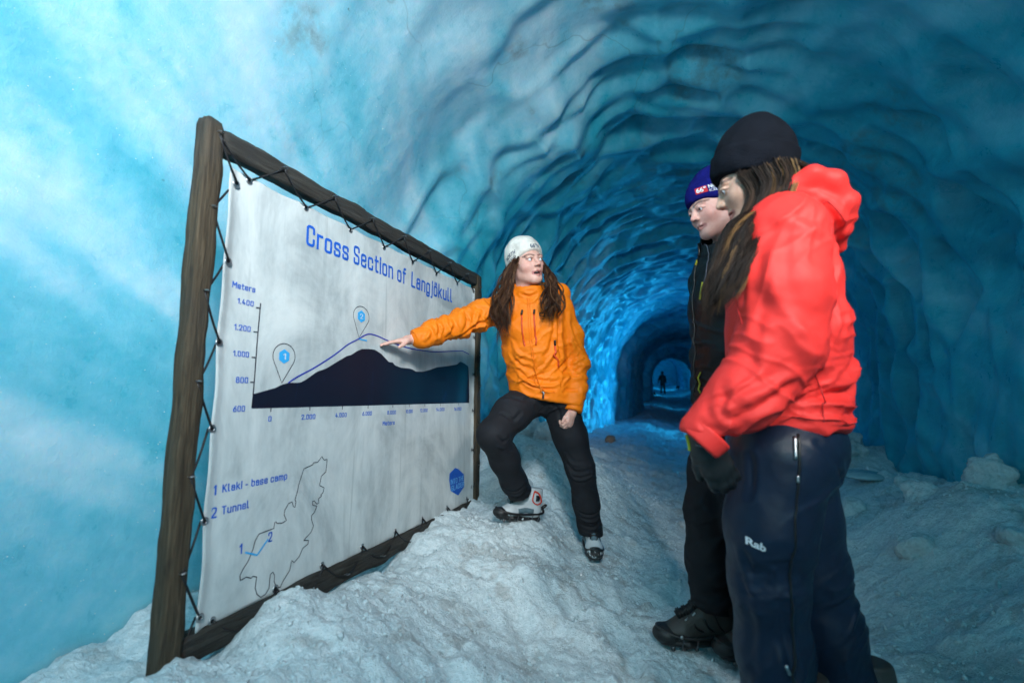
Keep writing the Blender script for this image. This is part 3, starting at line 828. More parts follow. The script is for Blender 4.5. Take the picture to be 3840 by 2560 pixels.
        for ax in range(3):
            o1, o2 = [(1, 2), (2, 0), (0, 1)][ax]
            sl0 = [slice(None)] * 3; sl1 = [slice(None)] * 3
            sl0[ax] = slice(0, -1); sl1[ax] = slice(1, None)
            e = np.argwhere(s[tuple(sl0)] != s[tuple(sl1)])
            ok = (e[:, o1] > 0) & (e[:, o2] > 0) & (e[:, o1] < n[o1] - 1) & (e[:, o2] < n[o2] - 1)
            e = e[ok]
            ins = s[tuple(e.T)]
            q = []
            for d1, d2 in ((-1, -1), (0, -1), (0, 0), (-1, 0)):
                f = e.copy(); f[:, o1] += d1; f[:, o2] += d2; q.append(vid[tuple(f.T)])
            q = np.stack(q, 1); q[~ins] = q[~ins][:, ::-1]
            Fc.append(q)
        return V, np.concatenate(Fc)

def vnormals(V, Fc):
    a, b, c, d = (V[Fc[:, k]] for k in range(4))
    N = np.cross(c - a, d - b); out = np.zeros_like(V)
    for k in range(4): np.add.at(out, Fc[:, k], N)
    return out / (np.linalg.norm(out, axis=1)[:, None] + 1e-12)

def relax(V, Fc, it=2, f=.5):
    E_ = np.concatenate([Fc[:, [k, (k + 1) % 4]] for k in range(4)])
    for _ in range(it):
        S = np.zeros_like(V); c = np.zeros(len(V))
        np.add.at(S, E_[:, 0], V[E_[:, 1]]); np.add.at(c, E_[:, 0], 1)
        np.add.at(S, E_[:, 1], V[E_[:, 0]]); np.add.at(c, E_[:, 1], 1)
        V = V * (1 - f) + f * S / np.maximum(c, 1)[:, None]
    return V

def folds(V, Fc, specs, base=.003, seed=0, lines=()):
    """cloth creases: specs (centre, reach, across-direction, wavelength, height)"""
    N = vnormals(V, Fc)
    disp = base * fbm(V[:, 0] * 11, V[:, 1] * 11, V[:, 2] * 11, 3, seed)
    for i, (c, rad, a, lam, amp) in enumerate(specs):
        a = A3(a); a = a / np.linalg.norm(a)
        b = np.cross(a, (0.3, .5, .8)); b /= np.linalg.norm(b); e = np.cross(a, b)
        q = V - A3(c); pa, pb, pe = q @ a, q @ b, q @ e
        wp = .55 * vnoise(pb / (lam * 2.2), pe / (lam * 2.2), pa / (lam * 3), seed + 5 * i)
        n1 = vnoise(pa / lam + wp * 1.3, pb / (lam * 3.6), pe / (lam * 3.6), seed + 11 * i + 3)
        n2 = vnoise(pa / (lam * .6) - wp, pb / (lam * 2.6), pe / (lam * 2.6), seed + 11 * i + 4)
        rg = np.clip(1 - 2.4 * np.abs(n1), 0, 1) ** 1.6; r2 = np.clip(1 - 2.6 * np.abs(n2), 0, 1) ** 1.6
        disp = disp + amp * np.exp(-(q ** 2).sum(1) / rad ** 2) * (.95 * rg + .40 * r2 + .45 * n1 - .3)
    if lines:
        sn = Snap(V, Fc)
        for P, wd, ht in lines:
            Q = np.array([sn.near(p) for p in spline(P, 14)]); tt = np.linspace(0, 1, 14)
            best = np.full(len(V), 9.0); tb = np.zeros(len(V))
            m = np.all((V > Q.min(0) - wd * 4) & (V < Q.max(0) + wd * 4), 1); Vm = V[m]; bm_, tm = best[m], tb[m]
            for j in range(13):
                ab = Q[j + 1] - Q[j]; t = np.clip((Vm - Q[j]) @ ab / (ab @ ab + 1e-12), 0, 1); dd = np.linalg.norm(Vm - Q[j] - t[:, None] * ab, axis=1)
                u = dd < bm_; bm_[u] = dd[u]; tm[u] = (tt[j] + t / 13)[u]
            dp = ht * np.exp(-(bm_ / wd) ** 2) * np.sin(math.pi * np.clip(tm, .04, .96)) ** .6
            disp[m] += dp - .35 * ht * np.exp(-((bm_ - 1.9 * wd) / wd) ** 2)
    return V + N * disp[:, None]

class Snap:
    def __init__(self, V, Fc):
        self.t = BVHTree.FromPolygons([tuple(v) for v in V], [tuple(int(i) for i in f) for f in Fc])
    def near(self, p, off=0.0):
        l, n, i, d = self.t.find_nearest(Vector(p)); return np.array(l) + np.array(n) * off
    def drop(self, p, n, off):
        n = A3(n); l, nn, i, d = self.t.ray_cast(Vector(A3(p) + n * .10), Vector(-n), .25)
        return self.near(p, off) if l is None else np.array(l) + n * off
    def line(self, P, off, n=20):
        return np.array([self.near(p, off) for p in spline(P, n)])

UI = np.array([math.cos(R(21.3)), math.sin(R(21.3)), 0.0])      # a level cross direction of the group
FI = np.array([-math.sin(R(21.3)), math.cos(R(21.3)), 0.0])
UP = np.array([0, 0, 1.0])
def unit(v): v = A3(v); return v / np.linalg.norm(v)
# ------------------------------------------------------------------ people
def mat_skin(name, rough=.5):
    t = NT(name)
    a = t.node('ShaderNodeVertexColor', layer_name='Col')
    c = t.mix(t.ramp(t.noise(60, 4, .6), [(.35, 0.0), (.70, .34)]), a.outputs[0], (.50, .22, .19))
    t.set(Base_Color=c, Roughness=rough, Specular_IOR_Level=.4, Subsurface_Weight=.12, Subsurface_Scale=.008)
    t.p.inputs['Subsurface Radius'].default_value = (1, .35, .2)
    t.bump(t.noise(400, 3, .6), .12, .001)
    return t.m
def mat_cloth(name, color, rough=.7, weave=900, sheen=.0, var=.12, bump=.25):
    t = NT(name)
    f = t.noise(9, 5, .6); lo = tuple(c * (1 - var) for c in color); hi = tuple(min(1, c * (1 + var)) for c in color)
    t.set(Base_Color=t.ramp(f, [(.3, lo), (.7, hi)]), Roughness=rough, Specular_IOR_Level=.25, Sheen_Weight=sheen)
    b = t.bump(t.noise(24, 4, .6), bump, .006)
    t.bump(t.noise(weave, 2, .6), .18, .001, b)
    return t.m
def mat_knit(name, color, scale=150):
    t = NT(name)
    f = t.noise(22, 5, .7)
    t.set(Base_Color=t.ramp(f, [(.3, tuple(c * .72 for c in color)), (.7, tuple(min(1, c * 1.15) for c in color))]), Roughness=.95, Specular_IOR_Level=.08)
    t.bump(t.noise(scale, 4, .75), .8, .006)
    return t.m
def mat_hair(name):
    t = NT(name)
    a = t.node('ShaderNodeVertexColor', layer_name='Col')
    t.set(Base_Color=a.outputs[0], Roughness=.5, Specular_IOR_Level=.2)
    return t.m
M_SKIN = mat_skin('skin')
M_HAIR = mat_hair('long_hair')
M_EYEW = NT('eye'); M_EYEW.set(Base_Color=M_EYEW.node('ShaderNodeVertexColor', layer_name='Col').outputs[0], Roughness=.15); M_EYEW = M_EYEW.m
M_ORANGE = mat_cloth('orange_shell_fabric', (.80, .185, .004), .58, var=.08)
M_ORZIP = plain('red_orange_zip_tape', (.60, .055, .008), .5)
M_RED = mat_cloth('coral_red_shell_fabric', (.82, .040, .034), .55, var=.06, bump=.2)
M_REDSEAM = plain('dark_red_stitching', (.42, .012, .014), .6)
M_BLACKT = mat_cloth('black_softshell', (.011, .012, .016), .75, var=.2)
M_NAVYT = mat_cloth('navy_shell_trousers', (.007, .015, .034), .42, var=.2)
M_BLACKJ = mat_cloth('black_shell_fabric', (.008, .009, .011), .5, var=.2)
M_WHITEK = mat_knit('white_wool', (.74, .70, .64))
M_BLACKK = mat_knit('black_knit', (.010, .012, .018), 220)
M_NAVYK = mat_knit('navy_knit', (.010, .012, .16), 220)
M_GLOVE = plain('black_leather_glove', (.010, .010, .011), .42, bump=.3, bscale=90)
M_BLACKP = plain('black_plastic', (.008, .008, .009), .35)
M_RUBBER = plain('black_rubber', (.009, .009, .010), .5, bump=.4, bscale=160)
M_GREYLOGO = plain('grey_knit_lettering', (.10, .12, .16), .9)
M_WHITEP = plain('white_print_on_cloth', (.75, .76, .80), .6)
M_REDP = plain('red_badge', (.52, .012, .022), .7)
M_YELLOW = plain('yellow_green_cord', (.50, .48, .03), .6)
M_CHAIN = plain('dark_steel_chain', (.16, .16, .17), .35, metal=1.0)

def frame_of(fwd, up):
    f = unit(fwd); u = unit(A3(up) - f * (A3(up) @ f)); r = np.cross(f, u); return np.stack([r, f, u])   # rows: right, forward, up

def head(d, C, fwd, up, mouth=.0, gaze=(0, 1, 0), skin=(.60, .37, .29), lip=(.42, .13, .12), brow=(.07, .04, .025), male=False, cheek=.5, lid=.0):
    """adds a head and neck to the body field d; returns a colour function for the meshed body, local->world, axes and eyes"""
    M = frame_of(fwd, up); C = A3(C)
    W = lambda P: C + A3(P) @ M
    def cone(a, b, ra, rb, k, sub=False): d.cone(W(a), W(b), ra, rb, k, sub)
    def chain(P, r, k): d.chain([W(p) for p in P], r, k)
    def ell(c, r, k=.02, sub=False): d.ell(W(c), r, M, k, sub)
    ell((0, -.012, .030), (.076, .096, .092), k=.0)
    ell((0, .030, -.030), (.062, .066, .078), k=.03)
    jw = .050 if male else .044
    cone((-jw, .010, -.062), (-.016, .066, -.094), .018, .016, .028); cone((jw, .010, -.062), (.016, .066, -.094), .018, .016, .028)
    ell((0, .073, -.094), (.020, .016, .016), k=.02)
    for sx in (-1, 1):
        ell((sx * .040, .058, -.026), (.026, .024, .024), k=.022)
        ell((sx * .032, .093, .004), (.0185, .016, .012), k=.016, sub=True)
        cone((sx * .014, .090, .021), (sx * .046, .079, .023), .0085, .0085, .012)
        ell((sx * .031, .0800, .003), (.0150, .0125, .0120), k=.006)
        ell((sx * .032, .0838, .0035 + .0105 - lid), (.0140, .0128, .0062), k=.002)
        cone((sx * .018, .0915, .008), (sx * .032, .0935, .0115), .0022, .0028, .003); cone((sx * .032, .0935, .0115), (sx * .046, .086, .006), .0028, .002, .003)
        ell((sx * .078, -.012, -.005), (.007, .018, .030), k=.008)
    chain([(0, .089, .018), (0, .098, -.004), (0, .1115, -.024)], [.0065, .0075, .0098], .010)
    for sx in (-1, 1):
        ell((sx * .0115, .1005, -.029), (.0078, .0100, .0075), k=.005)
        ell((sx * .0065, .1075, -.0365), (.0036, .0048, .0032), k=.002, sub=True)
    g = mouth
    chain([(-.025, .079, -.0605), (-.010, .0905, -.0560 + g * .1), (0, .0915, -.0575 + g * .1), (.010, .0905, -.0560 + g * .1), (.025, .079, -.0605)], [.0028, .0050, .0050, .0050, .0028], .006)
    chain([(-.024, .078, -.0625 - g * .3), (0, .0905, -.0690 - g), (.024, .078, -.0625 - g * .3)], [.0030, .0068, .0030], .006)
    ell((0, .092, -.0625 - g * .5), (.0185, .020, .0016 + g * .55), k=.003, sub=True)
    cone((0, -.020, -.05), (0, -.040, -.17), .052 if not male else .060, .056 if not male else .064, .03)
    def colour(Vw):
        V = (Vw - C) @ M.T
        c = np.tile(A3(skin), (len(V), 1))
        near = np.linalg.norm(V, axis=1) < .2
        def tint(mask, colr):
            nonlocal c
            m = (np.clip(mask, 0, 1) * near)[:, None]; c = c * (1 - m) + A3(colr) * m
        def segd(a, b):
            a, b = A3(a), A3(b); ab = b - a; t = np.clip((V - a) @ ab / (ab @ ab), 0, 1); return np.linalg.norm(V - a - t[:, None] * ab, axis=1)
        def segf(a, b):
            a, b = A3(a), A3(b); ab = b - a; q = V[:, [0, 2]]; t = np.clip((q - a) @ ab / (ab @ ab), 0, 1); return np.linalg.norm(q - a - t[:, None] * ab, axis=1) + (V[:, 1] < .05) * 1.0
        for sx in (-1, 1):
            tint(cheek * np.exp(-((V - A3((sx * .045, .065, -.030))) ** 2).sum(1) / .028 ** 2), (skin[0] * .98, skin[1] * .62, skin[2] * .62))
            bd = np.minimum(segf((sx * .012, .0215), (sx * .034, .0285)), segf((sx * .034, .0285), (sx * .054, .0225)))
            tint(smooth(.0056, .0030, bd) * .8, brow)
            ed = np.minimum(segf((sx * .020, .0085 - lid), (sx * .032, .0115 - lid)), segf((sx * .032, .0115 - lid), (sx * .046, .0065 - lid)))
            tint(smooth(.0032, .0016, ed) * .75, (.045, .028, .024))
            tint(.35 * np.exp(-((V - A3((sx * .032, .09, -.006))) ** 2).sum(1) / .010 ** 2), (skin[0] * .75, skin[1] * .6, skin[2] * .6))
            tint(np.exp(-((V - A3((sx * .0065, .1065, -.0375))) ** 2).sum(1) / .0045 ** 2) * .9, (.10, .03, .025))
        tint(.45 * np.exp(-((V - A3((0, .112, -.026))) ** 2).sum(1) / .013 ** 2) * cheek * 1.6, (skin[0], skin[1] * .58, skin[2] * .55))
        lu = np.minimum(segd((-.024, .082, -.0600), (0, .095, -.0565 + g * .1)), segd((.024, .082, -.0600), (0, .095, -.0565 + g * .1)))
        ll = np.minimum(segd((-.022, .082, -.0640 - g * .4), (0, .096, -.0690 - g)), segd((.022, .082, -.0640 - g * .4), (0, .096, -.0690 - g)))
        tint(smooth(.0085, .0050, lu) * .85, lip); tint(smooth(.0105, .0065, ll) * .85, lip)
        mo = np.abs(V[:, 2] + .0625 + g * .5) < (.0022 + g * .6)
        tint(((np.abs(V[:, 0]) < .019) & mo & (V[:, 1] > .05) & (V[:, 1] < .088)) * 1.0, (.03, .008, .008))
        return c
    eyes = []
    for sx in (-1, 1):
        e = SDF((sx * .032 - .014, .068, -.012), (sx * .032 + .014, .099, .020), .0012); e.ell((sx * .032, .0825, .0035), (.0118, .0122, .0110), k=0)
        ev, ef = e.mesh(); q = (ev - A3((sx * .032, .0825, .0035))); q /= np.linalg.norm(q, axis=1)[:, None]
        dt = q @ unit(gaze); ec = np.tile(A3((.68, .70, .72)), (len(ev), 1))
        ec[dt > .86] = (.06, .045, .03); ec[dt > .955] = (.004, .004, .004)
        eyes.append((W(ev), ef, ec))
    return colour, W, M, eyes

def finish_body(d, colour, eyes, parent):
    V, Fc = d.mesh()
    b = mesh_obj('body', V, Fc, M_SKIN, parent, col=colour(V))
    for e in eyes: mesh_obj('eye', e[0], e[1], M_EYEW, b, col=e[2])
    return b

def beanie(name, W, parent, mat, c=(0, -.012, .050), r=(.090, .109, .106), front=.052, back=-.055, peak=0.0, peakc=(0, -.04, .15), cuff=0.0):
    d = SDF((-.13, -.16, -.12), (.13, .14, .24), .004)
    d.ell(c, r, k=0)
    if peak: d.ell(peakc, (peak, peak, peak * .9), k=.07)
    n = unit((0, (front - back) * -1.0, .20)); nn = -n if n[2] > 0 else n
    pmid = A3((0, 0, (front * .1 + back * .1) / .2))
    nn = unit(np.cross((1, 0, 0), (0, .20, front - back))); nn = -nn if nn[2] > 0 else nn
    d.cut(pmid, nn, .010)
    V, Fc = d.mesh(); V = relax(V, Fc, 2)
    if cuff:
        dist = -(V - pmid) @ nn; N = vnormals(V, Fc)
        V = V + N * (cuff * smooth(.075, .066, dist) * smooth(-.002, .006, dist))[:, None]
    N = vnormals(V, Fc)
    V = V + N * (.0035 * vnoise(V[:, 0] * 28, V[:, 1] * 28, V[:, 2] * 28, 3))[:, None]
    Vw = W(V)
    return mesh_obj(name, Vw, Fc, mat, parent), Snap(Vw, Fc)

def decal(name, txt, snap, o, xd, yd, width, cap, mat, parent, off=.0012, bold=.02):
    V, Fc = text_mesh(txt, bold); a, b = V[:, 0].min(), V[:, 0].max(); hc = text_mesh('H')[0][:, 1].max()
    P = A3(o) + ((V[:, 0] - (a + b) / 2) / (b - a) * width)[:, None] * unit(xd) + ((V[:, 1] / hc - .5) * cap)[:, None] * unit(yd)
    nn = np.cross(unit(xd), unit(yd)); P = np.array([snap.drop(p, nn, off) for p in P])
    return mesh_obj(name, P, Fc, mat, parent, smooth=False)
def patch(name, snap, o, xd, yd, w, h, mat, parent, off=.0008, n=6):
    P, Fc = [], []
    for i in range(n + 1):
        for j in range(n + 1):
            P.append(snap.drop(A3(o) + unit(xd) * w * (i / n - .5) + unit(yd) * h * (j / n - .5), np.cross(unit(xd), unit(yd)), off))
    for i in range(n):
        for j in range(n):
            Fc.append((i * (n + 1) + j, (i + 1) * (n + 1) + j, (i + 1) * (n + 1) + j + 1, i * (n + 1) + j + 1))
    return mesh_obj(name, P, Fc, mat, parent)
def seam(name, snap, P, r, mat, parent, off=.0, n=24, sides=6):
    v, f = tube(snap.line(P, off, n), r, sides); return mesh_obj(name, v, f, mat, parent)

def hair(name, clumps, parent, seed=0, m=16):
    """clumps: (control points, strands, root spread, tip spread, wave, radius, colours)"""
    rg = np.random.RandomState(seed); Vs, Fs, Cs = [], [], []; o = 0
    for (P, ns, s0, s1, wv, rad, cols) in clumps:
        per = 13
        for k in range(ns):
            t = np.linspace(0, 1, m)
            if k % per == 0:      # a new lock: strands in it share course and wave
                if isinstance(P, tuple): qq = rg.uniform(0, 1); base0 = spline([A3(a_) * (1 - qq) + A3(b_) * qq for a_, b_ in zip(*P)], m)
                else: base0 = spline(P, m)
                d0, d1 = rg.normal(0, 1, 3), rg.normal(0, 1, 3); ph, fr = rg.uniform(0, 6.28, 2), rg.uniform(2.0, 3.6); lend = rg.uniform(.78, 1.0); c0 = A3(cols[rg.randint(len(cols))])
                w = wv * np.clip(t * 1.6, 0, 1) ** .8 * rg.uniform(.5, 1.2)
                base = base0 + np.outer(1 - t, d0 * s0) + np.outer(t, d1 * s1) + np.stack([w * np.sin(fr * 6.28 * t * .7 + ph[0]), w * np.sin(fr * 6.28 * t * .7 + ph[1]), 0 * t], -1)
            j0, j1 = rg.normal(0, .0030, 3), rg.normal(0, .0042, 3)
            off = np.outer(1 - t, j0) + np.outer(t, j1); end = lend * rg.uniform(.88, 1.0)
            idx = np.linspace(0, (m - 1) * end, m); Q = base + off
            Q = np.stack([np.interp(idx, np.arange(m), Q[:, q]) for q in range(3)], -1)
            r = rad * rg.uniform(.5, 1.2) * np.clip(np.minimum(1.0, (1 - t) * 3.0 + .12), .12, 1)
            v, f = tube(Q, r, 4, caps=False)
            Vs.append(v); Fs.append(np.array(f) + o); o += len(v)
            Cs.append(np.tile(c0 * rg.uniform(.65, 1.35), (len(v), 1)))
    return mesh_obj(name, np.concatenate(Vs), np.concatenate(Fs), M_HAIR, parent, col=np.concatenate(Cs))

def hand(d, wrist, dr, palm, thumb_side, curl=(10, 12, 8), spread=.05, s=1.0, thumb=(.55, .75, .2), k=.004, fat=1.0):
    """palm, four unequal fingers and a thumb from the side of the palm, added to field d"""
    w = A3(wrist); f = unit(dr); n = unit(A3(palm) - f * (A3(palm) @ f)); t = unit(np.cross(f, n)); t = t if t @ A3(thumb_side) > 0 else -t
    pc = w + f * .045 * s
    d.ell(pc, (.050 * s, .038 * s, .0155 * s * fat), np.stack([f, t, n]), k=.01)
    d.ell(pc + t * .022 * s - f * .012 * s + n * .006 * s, (.030 * s, .016 * s, .014 * s), np.stack([f, t, n]), k=.01)
    for lat, L, r in ((.028, .070, .0088), (.009, .078, .0090), (-.010, .072, .0086), (-.027, .056, .0078)):
        b = w + f * (.078 - abs(lat) * .25) * s + t * lat * s
        dirv = unit(f + t * lat * spread * 20); ang = 0; p = b - dirv * .012 * s
        pts = [p]; p = b
        for q, (fr, cu) in enumerate(zip((.45, .30, .25), curl)):
            ang += R(cu); dv = dirv * math.cos(ang) + n * math.sin(ang); pts.append(p); p = p + dv * L * fr * s
        pts.append(p)
        d.chain(pts, [r * s * fat, r * s * fat, r * .95 * s * fat, r * .88 * s * fat, r * .72 * s * fat][:len(pts)], k)
    tb = w + f * .022 * s + t * .030 * s + n * .004 * s
    td = unit(f * thumb[0] + t * thumb[1] + n * thumb[2]); p1 = tb + td * .034 * s; p2 = p1 + unit(td + f * .5) * .028 * s
    d.chain([w + f * .012 * s + t * .016 * s, tb, p1, p2], [.012 * s, .0115 * s * fat, .0100 * s * fat, .0078 * s * fat], .006)

def merge(meshes):
    V, Fc, C, o = [], [], [], 0
    for v, f, c in meshes:
        V.append(v); Fc.append(np.asarray(f) + o); C.append(np.tile(A3(c), (len(v), 1)) if np.ndim(c) == 1 else c); o += len(v)
    return np.concatenate(V), np.concatenate(Fc), np.concatenate(C)

M_BOOTW = plain('pale_grey_boot_leather', (.52, .56, .58), .55, var=.08)
M_BOOTB = plain('grey_blue_boot_mesh', (.10, .16, .19), .8, bump=.5, bscale=300)
M_BOOTR = plain('red_orange_boot_lining', (.62, .055, .03), .6)
M_BOOTD = plain('black_trail_boot', (.040, .036, .033), .6, bump=.5, bscale=200)
M_SNOWY = NT('snow_caked_rubber')
M_SNOWY.set(Base_Color=M_SNOWY.ramp(M_SNOWY.noise(55, 5, .75), [(.54, (.010, .010, .011)), (.62, (.62, .68, .70))]), Roughness=.55)
M_SNOWY.bump(M_SNOWY.noise(55, 5, .75), .8, .006); M_SNOWY = M_SNOWY.m

def boot(parent, O, fwd, up, upper, collar, s=1.0, accents=True, toe=None):
    f = unit(fwd); u = unit(A3(up) - f * (A3(up) @ f)); l = np.cross(u, f); M = np.stack([f, l, u])
    W = lambda P: A3(O) + (A3(P) * s) @ M
    root = None
    d = SDF((-.11, -.075, .0), (.23, .075, .24), .0042)
    d.loft([((-.055, 0, .062), .038, .040), ((.02, 0, .060), .037, .040), ((.10, 0, .052), .043, .034), ((.165, 0, .044), .038, .024)], (0, 1, 0), (0, 0, 1), k=.02)
    d.loft([((-.040, 0, .07), .040, .048), ((-.030, 0, .135), .040, .055), ((-.034, 0, .185), .043, .058)], (0, 1, 0), (1, 0, 0), k=.03)
    d.cone((-.005, 0, .125), (.085, 0, .078), .030, .024, .03)
    d.cut((0, 0, .195), (0, 0, 1)); d.cut((0, 0, .022), (0, 0, -1))
    V, Fc = d.mesh()
    up_o = mesh_obj('boot', W(V), Fc, upper, parent); sn = Snap(W(V), Fc)
    d = SDF((-.12, -.08, -.012), (.24, .08, .06), .004)
    d.loft([((-.075, 0, .020), .036, .021), ((-.01, 0, .020), .034, .020), ((.09, 0, .020), .047, .020), ((.165, 0, .024), .039, .019)], (0, 1, 0), (0, 0, 1), k=.01)
    V, Fc = d.mesh(); so = mesh_obj('sole', W(V), Fc, M_RUBBER, up_o)
    # tread lugs and ice cleats under the sole
    parts = []
    for x in (-.07, -.03, .06, .10, .14):
        for y in (-.024, .024):
            v, fc = tube(W([(x, y, .010), (x, y, -.002), (x, y, -.009)]), [.009 * s, .008 * s, .0015 * s], 6); parts.append((v, fc))
    mesh_obj('ice_cleats', *join(parts), M_CHAIN, up_o)['kind'] = 'stuff'
    # stretched rubber harness of the ice grips
    H = spline([(-.108, 0, .085), (-.100, .030, .058), (-.03, .043, .050), (.06, .050, .044), (.13, .046, .048), (.175, .022, .060), (.185, 0, .064), (.175, -.022, .060), (.13, -.046, .048), (.06, -.050, .044), (-.03, -.043, .050), (-.100, -.030, .058), (-.108, 0, .085)], 60)
    mesh_obj('grip_harness', *tube(W(H), .0068 * s, 6), M_RUBBER, up_o)
    mesh_obj('pull_tab', *tube(W(spline([(-.100, .012, .075), (-.128, .010, .098), (-.128, -.010, .098), (-.100, -.012, .075)], 12)), .0045 * s, 6), M_RUBBER, up_o)
    parts = []
    for x0, sy in ((-.07, 1), (-.03, -1), (-.03, 1), (.06, -1), (.06, 1), (.11, 1), (.11, -1), (-.07, -1)):
        parts.append(tube(W(spline([(x0, sy * .047, .046), (x0 + .004, sy * .047, .02), (x0, sy * .03, -.002)], 6)), .0030 * s, 5))
    mesh_obj('grip_chain', *join(parts), M_CHAIN, up_o)['kind'] = 'stuff'
    # toe rand
    d = SDF((.08, -.07, .0), (.23, .07, .10), .004)
    d.ell((.150, 0, .040), (.052, .046, .032), k=0); d.cut((.112, 0, .04), (-1, 0, .25))
    V, Fc = d.mesh(); mesh_obj('toe_rand', W(V), Fc, toe or M_RUBBER, up_o)
    # tongue and laces
    tg = np.array([sn.near(W(p), .003) for p in spline([(.015, 0, .20), (.03, 0, .16), (.065, 0, .115), (.115, 0, .095)], 12)])
    mesh_obj('tongue', *tube(tg, .017 * s, 8), collar, up_o)
    parts = []
    for k, (x, z) in enumerate(((.035, .168), (.048, .148), (.066, .127), (.088, .110), (.108, .099))):
        for a, b in ((-.026, .026), (.026, -.026)):
            q = [(x + .010 * (yy / .026) * (1 if a < 0 else -1) * .7, yy, z + .012) for yy in np.linspace(a, b, 7)]
            parts.append(tube(np.array([sn.near(W(p), .0035) if abs(p[1]) > .018 else W((p[0], p[1], p[2])) * .0 + sn.near(W(p), .0195) for p in q]), .0024 * s, 5))
    mesh_obj('lace', *join(parts), M_CORD, up_o)
    if not accents:
        for sy in (1, -1):
            for x0 in (.0, .035, .07):
                q = [(x0, sy * .04, .12 - x0 * .5), (x0 - .012, sy * .05, .085 - x0 * .2), (x0 - .03, sy * .05, .062)]
                mesh_obj('overlay_strip', *tube(sn.line([W(p) for p in q], .0005, 10), .0042 * s, 6), M_BLACKP, up_o)
            for k, (x0, z0) in enumerate(((.035, .140), (.060, .118), (.085, .100))):
                mesh_obj('lace_hook', *tube(sn.line([W((x0, sy * .026, z0)), W((x0 + .012, sy * .030, z0 - .006))], .003, 4), .0030 * s, 6), M_STEEL, up_o)
            mesh_obj('rivet', *tube(np.array([sn.near(W((.118, sy * .05, .052)), .008), sn.near(W((.118, sy * .05, .052)), .014)]), .0055 * s, 8), M_STEEL, up_o)
    if accents:
        for sy in (1, -1):
            q = [(-.080, sy * .03, .12), (-.055, sy * .05, .165), (-.02, sy * .05, .180)]
            mesh_obj('ankle_trim', *tube(sn.line([W(p) for p in q], .001, 12), .0055 * s, 6), M_BOOTR, up_o)
            q = [(-.080, sy * .03, .12), (-.05, sy * .05, .105), (-.015, sy * .05, .125), (-.02, sy * .05, .180)]
            mesh_obj('ankle_trim', *tube(sn.line([W(p) for p in q], .001, 14), .0040 * s, 6), M_BOOTR, up_o)
            q = [(-.055, sy * .05, .14), (-.035, sy * .05, .14)]
            mesh_obj('side_panel', *tube(sn.line([W(p) for p in q], -.006, 8), .019 * s, 8), M_BLACKP, up_o)
            q = [(-.03, sy * .05, .065), (.02, sy * .05, .07), (.06, sy * .05, .06)]
            mesh_obj('side_panel', *tube(sn.line([W(p) for p in q], -.010, 8), .018 * s, 8), M_BOOTB, up_o)
    return up_o

def sleeve_cuff(parent, a, b, r0, r1, mat, h=.004, tab=True):
    d = SDF(np.minimum(a, b) - .09, np.maximum(a, b) + .09, h); d.cone(a, b, r0, r1, 0)
    ax = unit(A3(b) - A3(a)); d.cut(b, ax); d.cut(a, -ax)
    V, Fc = d.mesh(); return mesh_obj('cuff', V, Fc, mat, parent)

# ================================================================== the guide in orange
BLACK_CREASES = [([(-0.834, 1.970, 0.746), (-0.801, 1.987, 0.716), (-0.761, 2.002, 0.722)], 0.008, -0.009),
        ([(-0.849, 1.991, 0.708), (-0.810, 2.009, 0.683), (-0.775, 2.022, 0.689)], 0.008, 0.008),
        ([(-0.857, 2.057, 0.840), (-0.810, 2.078, 0.821), (-0.760, 2.092, 0.859)], 0.009, -0.007),
        ([(-0.898, 2.227, 0.496), (-0.860, 2.244, 0.476), (-0.822, 2.257, 0.489)], 0.007, -0.009),
        ([(-0.899, 2.231, 0.462), (-0.862, 2.248, 0.442), (-0.817, 2.264, 0.455)], 0.007, 0.009),
        ([(-0.606, 2.350, 0.588), (-0.563, 2.371, 0.554), (-0.505, 2.393, 0.561)], 0.008, -0.01),
        ([(-0.601, 2.357, 0.547), (-0.558, 2.378, 0.520), (-0.493, 2.401, 0.540)], 0.008, 0.009),
        ([(-0.616, 2.339, 0.642), (-0.580, 2.359, 0.595), (-0.529, 2.381, 0.581)], 0.008, 0.007),
        ([(-0.565, 2.428, 0.362), (-0.521, 2.448, 0.341), (-0.481, 2.461, 0.362)], 0.007, -0.009),
        ([(-0.560, 2.435, 0.321), (-0.516, 2.456, 0.300), (-0.476, 2.468, 0.321)], 0.007, 0.01),
        ([(-0.562, 2.439, 0.286), (-0.517, 2.459, 0.272), (-0.471, 2.474, 0.293)], 0.006, -0.008),
        ([(-0.675, 2.257, 0.929), (-0.639, 2.278, 0.875), (-0.629, 2.290, 0.808)], 0.009, -0.008),
        ([(-0.753, 2.192, 0.943), (-0.806, 2.178, 0.889), (-0.870, 2.158, 0.849)], 0.01, -0.006)]
